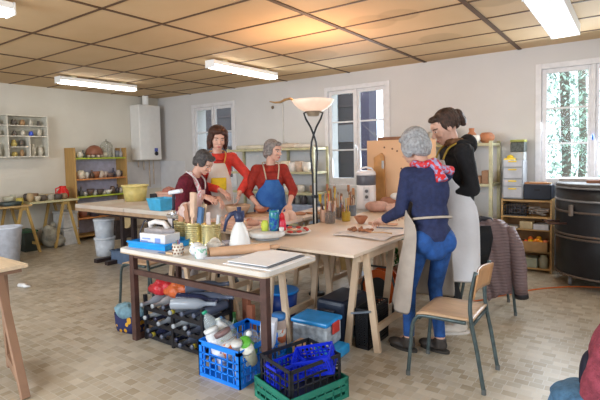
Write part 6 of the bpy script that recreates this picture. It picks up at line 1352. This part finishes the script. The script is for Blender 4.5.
def person(P_):
    """P_: root xy, body facing, joints in world space"""
    rx_, ry_ = P_['root']; f, r, u = frame(P_['face']); root = V((rx_, ry_, 0))
    t = thing('person', P_['label'], 'person', (rx_, ry_, 0))
    S_ = P_['h']; k = P_.get('hk', 1.0); lean = P_.get('lean', 0.0)
    hip = V((0, 0, S_ * 0.525)) + f * P_.get('hipf', 0.0)
    neck = V((0, 0, P_['neck_z'])) + f * lean + r * P_.get('side', 0)
    chest = hip.lerp(neck, 0.68) - f * 0.02 * (1 + 3 * lean); waist = hip.lerp(neck, 0.32)
    axis = (neck - hip).normalized(); fwd = (f - axis * f.dot(axis)).normalized()
    B = Matrix((r, fwd, axis)).transposed()
    sw = P_.get('sw', 0.175) * k
    sh = {s: neck + r * s * sw - axis * 0.055 - fwd * 0.005 for s in (-1, 1)}
    # head frame
    hf = V(P_['head_f']).normalized(); hu = V(P_.get('head_u', (0, 0, 1))); hu = (hu - hf * hu.dot(hf)).normalized(); hr = hf.cross(hu)
    hk_ = k * P_.get('hs', 1.0)
    hc = neck + axis * 0.055 + hu * 0.115 * hk_ + hf * 0.015 + V(P_.get('head_o', (0, 0, 0)))
    T_ = Matrix((hr, hf, hu)).transposed().to_4x4(); T_.translation = hc
    L1, L2 = 0.165 * S_, 0.145 * S_
    arms = {}
    for s in (-1, 1):
        wt = V(P_['wrist'][s]) - root
        el, wr = ik(sh[s], wt, L1, L2, V(P_.get('elbow', {}).get(s, tuple(r * s * 0.6 - u - f * 0.3))))
        arms[s] = (sh[s], el, wr)
    legs = {}
    for s in (-1, 1):
        hj = hip + r * s * 0.085 * k - axis * 0.02
        an = V((*P_['foot'][s], 0.075)) - root
        kn, an2 = ik(hj, an, 0.245 * S_, 0.245 * S_, f)
        legs[s] = (hj, kn, an)
    # body
    g = MB(); head_parts(g, T_, hk_)
    g.solid_cone(neck - axis * 0.03, hc - hu * 0.03 * k - hf * 0.02, 0.052 * k, 0.050 * k)
    g.ell(chest, (.135 * k, .09 * k, .17 * k), B); g.ell(waist, (.115 * k, .085 * k, .13 * k), B); g.ell(hip, (.112 * k, .076 * k, .11 * k), B)
    g.solid_cone(sh[-1], sh[1], .045 * k, .045 * k)
    for s in (-1, 1):
        a, e, w_ = arms[s]
        g.ell(a, (.052 * k,) * 3); g.solid_cone(a, e, .045 * k, .036 * k); g.ell(e, (.037 * k,) * 3); g.solid_cone(e, w_, .036 * k, .024 * k); g.ell(w_, (.025 * k,) * 3)
        hd = P_['hand'][s]; hand(g, w_, V(hd[0]), V(hd[1]), hd[2], k, P_.get('curl', 0.55))
        hj, kn, an = legs[s]
        g.ell(hj, (.064 * k,) * 3); g.solid_cone(hj, kn, .066 * k, .046 * k); g.ell(kn, (.046 * k,) * 3); g.solid_cone(kn, an, .045 * k, .034 * k); g.ell(an, (.037 * k,) * 3)
        g.solid_cone(an - u * 0.03, an - u * 0.04 + f * 0.13, .034 * k, .026 * k)
    me = remesh(g, 'body', 0.0048, 2, 0.5); color_head(me, T_, hk_, P_.get('lip', (0.50, 0.16, 0.14)), P_.get('brow', (0.10, 0.06, 0.04)))
    o = bpy.data.objects.new('body', me); col.objects.link(o); o.parent = t
    # upper clothing
    g = MB(); bul = P_.get('bulk', 1.0)
    g.ell(chest, (.165 * k * bul, .115 * k * bul, .185 * k), B); g.ell(waist, (.148 * k * bul, .112 * k * bul, .16 * k), B)
    g.ell(hip + axis * 0.02, (.162 * k * bul, .120 * k * bul, .11 * k), B)
    for s in (-1, 1): g.ell(chest + r * s * .065 * k + fwd * .075 * k * bul - axis * 0.0, (.062 * k, .05 * k, .06 * k), B)
    g.solid_cone(sh[-1] * 0.96 + neck * 0.04, sh[1] * 0.96 + neck * 0.04, .062 * k * bul, .062 * k * bul)
    g.solid_cone(neck - axis * 0.07, neck + axis * P_.get('collar', 0.0), .105 * k, .064 * k)
    cuff = P_.get('cuff', 0.92)
    for s in (-1, 1):
        a, e, w_ = arms[s]
        g.ell(a, (.067 * k * bul,) * 3); g.solid_cone(a, e, .062 * k * bul, .052 * k * bul); g.ell(e, (.053 * k * bul,) * 3)
        g.solid_cone(e, e.lerp(w_, cuff), .052 * k * bul, .040 * k * bul)
    link(remesh(g, P_['top'][0], 0.0085, 5, 0.6), P_['top'][0], P_['top'][1], t)
    # trousers
    g = MB(); tr = P_.get('trb', 1.0)
    g.ell(hip - axis * 0.0, (.142 * k * tr, .104 * k * tr, .10 * k), B); g.ell(hip - axis * 0.07 - f * .015, (.118 * k * tr, .104 * k * tr, .095 * k), B)
    for s in (-1, 1):
        hj, kn, an = legs[s]
        g.ell(hj - f * .02, (.088 * k * tr, .10 * k * tr, .09 * k)); g.solid_cone(hj, kn, .090 * k * tr, .066 * k * tr); g.ell(kn, (.063 * k * tr,) * 3); g.solid_cone(kn, kn.lerp(an, 0.93), .062 * k * tr, .048 * k * tr)
        g.ell(hj + f * -.045 - axis * .01, (.07 * k, .06 * k, .08 * k))
    link(remesh(g, 'trousers', 0.008, 4, 0.6), 'trousers', P_['trousers'], t)
    for s in (-1, 1):
        an = legs[s][2]; ff = V(P_.get('footf', tuple(f))).normalized(); g = MB(); rr = ff.cross(u); Q = Matrix((rr, ff, u)).transposed()
        b0 = V((an.x, an.y, 0))
        g.ell(b0 + ff * 0.01 + u * 0.052, (.040, .062, .046), Q); g.ell(b0 + ff * 0.10 + u * 0.036, (.044, .075, .034), Q); g.ell(b0 + ff * 0.05 + u * .03, (.042, .09, .028), Q)
        g.solid_cone(b0 + u * 0.03, b0 + u * 0.10, .044, .042); 
        s_me = remesh(g, 'shoe', 0.006, 2)
        so = link(s_me, 'shoe', P_['shoe'], t)
        g = MB(); g.prism([(0.043 * math.cos(a) , 0.045 + 0.115 * math.sin(a)) for a in [2 * math.pi * q / 20 for q in range(20)]], 0.0, 0.018, m=None)
        g.v = [tuple(b0 + rr * x + ff * y + u * z) for x, y, z in g.v]
        g.build('sole', P_.get('sole', M((0.04, 0.035, 0.03), 0.6)), so)
    return t, dict(f=f, r=r, u=u, hip=hip, neck=neck, chest=chest, waist=waist, axis=axis, fwd=fwd, B=B, T=T_, hc=hc, arms=arms, sh=sh, legs=legs, k=k, hk=hk_, root=root)

def wrap(nm, rows, mt, parent, n=24, solid=0.006, wave=0.0, wf=7):
    """rows: (centre vector, axes r, f, half width a, half depth b, start angle, end angle, z tweak)"""
    R_ = []
    for j, (c, r, f, a, b, t0, t1) in enumerate(rows):
        row = []
        for i in range(n):
            th = R(t0 + (t1 - t0) * i / (n - 1)); w_ = 1 + wave * (j / (len(rows) - 1)) * math.sin(wf * th + 1.3)
            row.append(tuple(c + r * a * w_ * math.sin(th) + f * b * w_ * math.cos(th)))
        R_.append(row)
    return MB().grid(R_).build(nm, mt, parent, solid=solid, sub=1)
def apron(t, J, mt, bib_top=0.10, bib=38, wst=80, hem=0.45, wsr=None, flare=1.0, strap=None, hemang=None, bul=1.0, wave=0.05, bibw=1.0):
    """bib_top: distance under the neck; hem: height of lower edge"""
    wsr = wsr or wst
    r, f, u, fw_, ax, k = J['r'], J['f'], J['u'], J['fwd'], J['axis'], J['k']
    rows = []; L_ = (J['neck'] - J['hip']).length
    for d, a, b, an in ((bib_top, .150, .135, bib * .62), (bib_top + .06, .166, .150, bib * .75), (L_ * .48, .175, .153, bib * 1.05), (L_ * .66, .172, .142, wst * .8), (L_ * .82, .172, .140, wst), (L_, .182, .150, wst)):
        c = J['neck'] - ax * d; rows.append((c, r, fw_, a * k * bul, b * k * bul, -an * bibw, min(an * bibw, wsr)))
    hp = J['hip']; ha = hemang or wst
    for q in (0.25, 0.5, 0.75, 1.0):
        z = hp.z + (hem - hp.z) * q; c = V((hp.x, hp.y, z)) + f * 0.02 * q
        rows.append((c, r, f, (.185 + .02 * q * flare) * k * bul, (.155 + .03 * q * flare) * k * bul, -(wst + (ha - wst) * q), min(wsr, wst + (ha - wst) * q)))
    o = wrap('apron', rows, mt, t, wave=wave)
    if strap:
        N_ = J['neck']
        pts = []
        for s in (-1, 1):
            th = R(bib * .55) * s; p = (N_ - ax * bib_top) + r * .150 * k * bul * math.sin(th) + fw_ * .137 * k * bul * math.cos(th)
            pts.append([p, N_ + r * s * 0.085 * k + fw_ * 0.085 - ax * 0.02, N_ + r * s * 0.085 * k - fw_ * 0.0 + ax * 0.022, N_ + r * s * 0.045 * k - fw_ * 0.075 + ax * 0.025])
        MB().tube(smooth(pts[0] + pts[1][::-1], 5), 0.008, 6).build('apron_strap', strap, t)
    return o
def waist_tie(t, J, mt, z=0.0, k=1.0):
    c = J['waist'] + J['axis'] * z; pts = [c + J['r'] * .148 * k * math.sin(a) + J['fwd'] * .122 * k * math.cos(a) for a in [2 * math.pi * i / 28 for i in range(28)]]
    MB().tube(pts, 0.009, 6, closed=True).build('apron_tie', mt, t)
def hair(t, J, parts, mt, vox=0.0065, sm=3, nm='hair'):
    T_ = J['T']; k = J['hk']; Q = T_.to_3x3(); g = MB()
    for p, r_ in parts: g.ell(T_.translation + Q @ (V(p) * k), tuple(x * k for x in r_), Q, n=20, k=12)
    me = remesh(g, nm, vox, sm)
    for v in me.vertices:   # strands: fine ripples round the head
        q = T_.inverted() @ v.co; a = math.atan2(q.x, q.y)
        d = (v.co - T_.translation).normalized(); v.co += d * (0.0022 * math.sin(a * 34 + q.z * 20) + 0.003 * noise.noise(v.co * 40))
    return link(me, nm, mt, t)
def hmat(c, c2): return M(c, 0.45, 0, 0.3, 45, bump=0.6, bscale=120, c2=c2)

# --- woman in burgundy at the left, bent over the clay (front left of the group)
t, J = person(dict(root=(-3.80, 3.22), face=(0.93, 0.37), h=1.60, neck_z=1.245, lean=0.11, hipf=-0.03, label='person with short dark grey hair, burgundy sweater and pale pink apron leaning over the clay',
    head_f=(0.80, 0.16, -0.58), head_u=(0.4, 0, 0.9), head_o=(0.035, 0.01, -0.0),
    wrist={1: (-3.60, 3.30, 1.035), -1: (-3.56, 3.46, 1.0)}, hand={1: ((0.85, 0.35, -0.35), (-0.2, 0.3, -0.9), 1), -1: ((0.85, -0.25, -0.45), (0, -0.4, -0.9), -1)},
    elbow={1: (-0.7, -0.5, -0.6), -1: (-0.4, 0.5, -0.8)}, foot={1: (-3.80, 3.11), -1: (-3.86, 3.30)}, cuff=0.55,
    top=('sweater', M((0.115, 0.006, 0.018), 0.85, 0, 0.25, 40, bump=.5, bscale=30)), trousers=M((0.60, 0.56, 0.58), 0.8, 0, 0.06), shoe=M((0.10, 0.02, 0.02), 0.5), bulk=1.04, sw=0.165))
apron(t, J, M((0.66, 0.42, 0.40), 0.8, 0, 0.15, 9, bump=.3, bscale=20, c2=(0.70, 0.52, 0.50)), bib=44, wst=88, hem=0.30, strap=M((0.70, 0.66, 0.66), 0.7), bul=1.03)
hair(t, J, [((0, -.030, .045), (.088, .092, .082)), ((0, -.055, -.005), (.086, .065, .075)), ((.062, .005, .02), (.024, .055, .055)), ((-.062, .005, .02), (.024, .055, .055)), ((0, .055, .085), (.055, .040, .026)), ((0, -.075, -.045), (.06, .035, .045))], hmat((0.10, 0.09, 0.09), (0.035, 0.03, 0.03)))
g = MB(); N_ = J['neck']; g.tube(smooth([N_ + J['r'] * .055 - J['fwd'] * .03 + J['axis'] * .03, N_ + J['r'] * .075 + J['fwd'] * .03 + J['axis'] * .0, N_ + J['r'] * .07 + J['fwd'] * .12 - J['axis'] * .09, N_ + J['r'] * .05 + J['fwd'] * .15 - J['axis'] * .17], 4), 0.022, 10); g.build('scarf', patchy((0.62, 0.25, 0.28), (0.68, 0.66, 0.64), 60), t)

# --- woman in coral red with white apron (behind)
t, J = person(dict(root=(-3.785, 3.675), face=(0.80, -0.60), h=1.74, neck_z=1.475, lean=0.02, label='person with brown bobbed hair, coral red top and white apron with yellow patch',
    head_f=(0.80, -0.55, -0.26), head_u=(0.1, 0, 1), head_o=(0.0, -0.0, -0.01), hs=1.1,
    wrist={1: (-3.62, 3.55, 1.08), -1: (-3.50, 3.72, 1.04)}, hand={1: ((0.75, 0.25, -0.5), (0.2, 0.2, -0.9), 1), -1: ((0.15, -0.35, -0.9), (-0.6, -0.6, 0.1), -1)},
    elbow={1: (-0.5, -0.3, -0.8), -1: (0.5, 0.7, -0.5)}, foot={1: (-3.82, 3.64), -1: (-3.70, 3.80)}, cuff=0.92,
    top=('sweater', M((0.66, 0.050, 0.035), 0.7, 0, 0.12, 30, bump=.3, bscale=25)), trousers=M((0.03, 0.03, 0.05), 0.8), shoe=M((0.03, 0.03, 0.03), 0.5), sw=0.170, collar=0.0))
ap = apron(t, J, M((0.72, 0.62, 0.54), 0.8, 0, 0.08, 9, bump=.3, bscale=20, c2=(0.76, 0.70, 0.64)), bib=44, wst=75, hem=0.50, strap=M((0.62, 0.30, 0.05), 0.6), bul=1.0)
c = J['waist'] + J['axis'] * 0.05
wrap('yellow_pocket', [(c + J['axis'] * z_, J['r'], J['fwd'], .178, .156, -26, 30) for z_ in (.075, .03, -.02, -.07)], M((0.72, 0.50, 0.02), 0.7, 0, 0.1), t, n=10, solid=0.012)
c = J['chest']
wrap('pink_print', [(c + J['axis'] * z_, J['r'], J['fwd'], .170, .155, 5, 22) for z_ in (.05, .02, -.02)], patchy((0.60, 0.15, 0.15), (0.70, 0.60, 0.56), 50), t, n=8, solid=0.010)
hair(t, J, [((0, -.030, .048), (.096, .098, .086)), ((0, -.060, -.02), (.10, .070, .10)), ((.078, -.005, -.030), (.030, .055, .085)), ((-.078, -.005, -.030), (.030, .055, .085)), ((.035, .060, .082), (.055, .042, .032)), ((-.045, .055, .075), (.04, .04, .035)), ((.070, .035, .03), (.022, .035, .05)), ((-.074, .030, .03), (.022, .035, .05))], hmat((0.085, 0.032, 0.018), (0.025, 0.010, 0.008)))

# --- woman with grey hair in rust red with blue apron (right of the other two)
t, J = person(dict(root=(-3.32, 4.03), face=(0.76, -0.65), h=1.60, neck_z=1.335, lean=0.03, label='person with grey hair, rust red sweater and bright blue apron behind the clay table',
    head_f=(0.97, 0.05, -0.14), head_u=(0, 0, 1), head_o=(0.02, 0.0, -0.01),
    wrist={1: (-3.33, 3.82, 0.905), -1: (-3.05, 4.02, 0.90)}, hand={1: ((0.55, -0.40, -0.45), (-0.2, 0.2, -0.95), 1), -1: ((0.35, -0.55, -0.45), (0, 0.1, -1), -1)},
    elbow={1: (-0.4, -0.15, -0.9), -1: (0.3, 0.3, -0.8)}, foot={1: (-3.40, 3.98), -1: (-3.26, 4.12)}, cuff=0.45,
    top=('sweater', M((0.30, 0.022, 0.012), 0.8, 0, 0.15, 30, bump=.4, bscale=25)), trousers=M((0.02, 0.02, 0.03), 0.8), shoe=M((0.02, 0.02, 0.02), 0.5), bulk=1.0, sw=0.150))
apron(t, J, M((0.015, 0.085, 0.30), 0.75, 0, 0.2, 12, bump=.3, bscale=20, c2=(0.03, 0.13, 0.38)), bib=46, wst=115, hem=0.45, bib_top=0.15, strap=M((0.45, 0.35, 0.25), 0.6), bul=1.0)
hair(t, J, [((0, -.028, .044), (.086, .092, .084)), ((0, -.065, -.02), (.080, .055, .08)), ((.066, -.010, .0), (.020, .05, .06)), ((-.066, -.010, .0), (.020, .05, .06)), ((0, .050, .082), (.052, .038, .026))], hmat((0.34, 0.31, 0.29), (0.14, 0.12, 0.11)))

# --- grey haired woman in navy, back to the viewer
t, J = person(dict(root=(-1.185, 3.225), face=(-0.70, 0.72), h=1.60, neck_z=1.335, lean=0.07, hipf=-0.04, label='person seen from behind in navy sweater, red patterned scarf, blue jeans and beige apron',
    head_f=(-0.80, 0.40, -0.45), head_u=(0, 0, 1), head_o=(-0.03, -0.01, -0.012),
    wrist={1: (-1.53, 3.52, 0.92), -1: (-1.56, 3.24, 0.93)}, hand={1: ((-0.75, 0.45, -0.25), (0, 0, -1), 1), -1: ((-0.75, 0.55, -0.20), (0, 0, -1), -1)},
    elbow={1: (0.6, 0.5, -0.7), -1: (0.1, -0.25, -0.95)}, foot={1: (-1.12, 3.25), -1: (-1.32, 3.15)}, footf=(-0.95, 0.15, 0), cuff=0.90, side=0.0,
    top=('sweater', M((0.020, 0.028, 0.085), 0.85, 0, 0.2, 30, bump=.4, bscale=30)), trousers=M((0.015, 0.075, 0.27), 0.8, 0, 0.22, 20, bump=.3, bscale=90), shoe=M((0.05, 0.04, 0.035), 0.5), bulk=0.92, sw=0.140, trb=0.84, hk=1.0, hs=1.08, brow=(0.3, 0.3, 0.3)))
ap_m = M((0.42, 0.36, 0.31), 0.85, 0, 0.12, 6, bump=.3, bscale=14)
apron(t, J, ap_m, bib=45, wst=128, wsr=62, hem=0.33, hemang=124, bul=1.10, wave=0.05, flare=3.5)
waist_tie(t, J, M((0.50, 0.43, 0.36), 0.8), z=-0.03, k=1.0)
hair(t, J, [((0, -.032, .045), (.092, .096, .088)), ((0, -.062, -.010), (.090, .066, .088)), ((.070, -.012, -.010), (.026, .052, .070)), ((-.070, -.012, -.010), (.026, .052, .070)), ((0, .050, .086), (.055, .040, .026)), ((0, -.075, -.06), (.062, .036, .045))], hmat((0.46, 0.47, 0.50), (0.26, 0.255, 0.26)))
sc_m = patchy((0.62, 0.02, 0.03), (0.35, 0.33, 0.55), 34, .52); N_ = J['neck']
g = MB()
for i in range(14):
    a = 2 * math.pi * i / 14; g.ell(N_ + J['axis'] * (0.015 + 0.012 * math.sin(3 * a)) + J['r'] * .082 * math.sin(a) + J['fwd'] * .078 * math.cos(a), (.032, .032, .028))
rt4 = V((0.81, 0.585, 0)); cm4 = V((0.36, -0.93, 0))
g.ell(N_ + rt4 * 0.075 + cm4 * 0.09 + u2 * 0.01, (.045, .035, .04)); g.solid_cone(N_ + rt4 * 0.08 + cm4 * 0.10, N_ + rt4 * 0.115 + cm4 * 0.135 - u2 * 0.10, .025, .048); g.solid_cone(N_ + rt4 * 0.08 + cm4 * 0.09, N_ + rt4 * 0.19 + cm4 * 0.05 - u2 * 0.03, .022, .036)
link(remesh(g, 'scarf', 0.007, 3), 'scarf', sc_m, t)

# --- young woman in black with white apron, right
t, J = person(dict(root=(-1.13, 3.72), face=(-0.78, -0.62), h=1.73, neck_z=1.490, lean=0.03, label='person with dark bun, black hooded top and long white apron, rightmost of the group',
    head_f=(-0.74, -0.52, -0.44), head_u=(0, 0, 1), head_o=(-0.005, -0.0, -0.02), hs=1.12,
    wrist={1: (-1.40, 3.70, 1.12), -1: (-1.235, 3.56, 1.115)}, hand={1: ((-0.8, -0.4, -0.1), (0, 0, -1), 1), -1: ((-0.85, -0.1, 0.1), (0, 0.3, -0.9), -1)},
    elbow={1: (0.1, 0.7, -0.7), -1: (0.75, 0.15, -0.7)}, foot={1: (-1.20, 3.82), -1: (-1.10, 3.68)}, cuff=0.50,
    top=('sweater', M((0.008, 0.008, 0.010), 0.9, 0, 0.2, 30, bump=.4, bscale=30)), trousers=M((0.008, 0.008, 0.010), 0.8), shoe=M((0.62, 0.56, 0.50), 0.7), sole=M((0.66, 0.62, 0.58), 0.7), bulk=1.10, sw=0.165, trb=1.05, brow=(0.06, 0.03, 0.02)))
apron(t, J, M((0.62, 0.61, 0.63), 0.8, 0, 0.06, 5, bump=.25, bscale=12), bib=55, wst=128, hem=0.45, hemang=128, bul=1.10, strap=M((0.45, 0.30, 0.04), 0.6), wave=0.03)
hair(t, J, [((0, -.032, .046), (.084, .094, .083)), ((0, -.070, .020), (.068, .052, .066)), ((.062, -.016, .022), (.022, .05, .05)), ((-.062, -.016, .022), (.022, .05, .05)), ((0, .046, .084), (.050, .040, .024))], hmat((0.075, 0.035, 0.022), (0.022, 0.012, 0.009)))
hb = hair(t, J, [((0, -.120, .040), (.040, .036, .042)), ((0, -.128, .0), (.034, .030, .055)), ((0, -.105, .05), (.03, .03, .03))], hmat((0.065, 0.03, 0.02), (0.02, 0.01, 0.008)), nm='hair_bun')
g = MB(); g.tube([J['T'] @ V((0.035 * math.cos(a), -.108 - 0.010 * math.sin(a), .052 + 0.030 * math.sin(a))) for a in [2 * math.pi * i / 16 for i in range(16)]], 0.005, 6, closed=True); g.build('hair_tie', M((0.55, 0.5, 0.45), 0.5), t)
g = MB(); N_ = J['neck']; g.ell(N_ - J['fwd'] * .105 - J['axis'] * .0, (.11, .065, .085), J['B']); g.ell(N_ + J['r'] * .07 - J['fwd'] * .03 - J['axis'] * 0.0, (.05, .07, .045), J['B']); g.ell(N_ - J['r'] * .07 - J['fwd'] * .03 - J['axis'] * 0.0, (.05, .07, .045), J['B'])
link(remesh(g, 'hood', 0.008, 4), 'hood', M((0.008, 0.008, 0.010), 0.9, 0, 0.2, 30, bump=.4, bscale=30), t)
g = MB()
for i in range(12):
    a = 2 * math.pi * i / 12; g.ell(N_ + J['axis'] * 0.03 + J['r'] * .062 * math.sin(a) + J['fwd'] * (.058 * math.cos(a) + .012), (.025, .025, .030))
link(remesh(g, 'snood', 0.007, 3), 'snood', M((0.16, 0.07, 0.03), 0.8, 0, 0.3, 30), t)
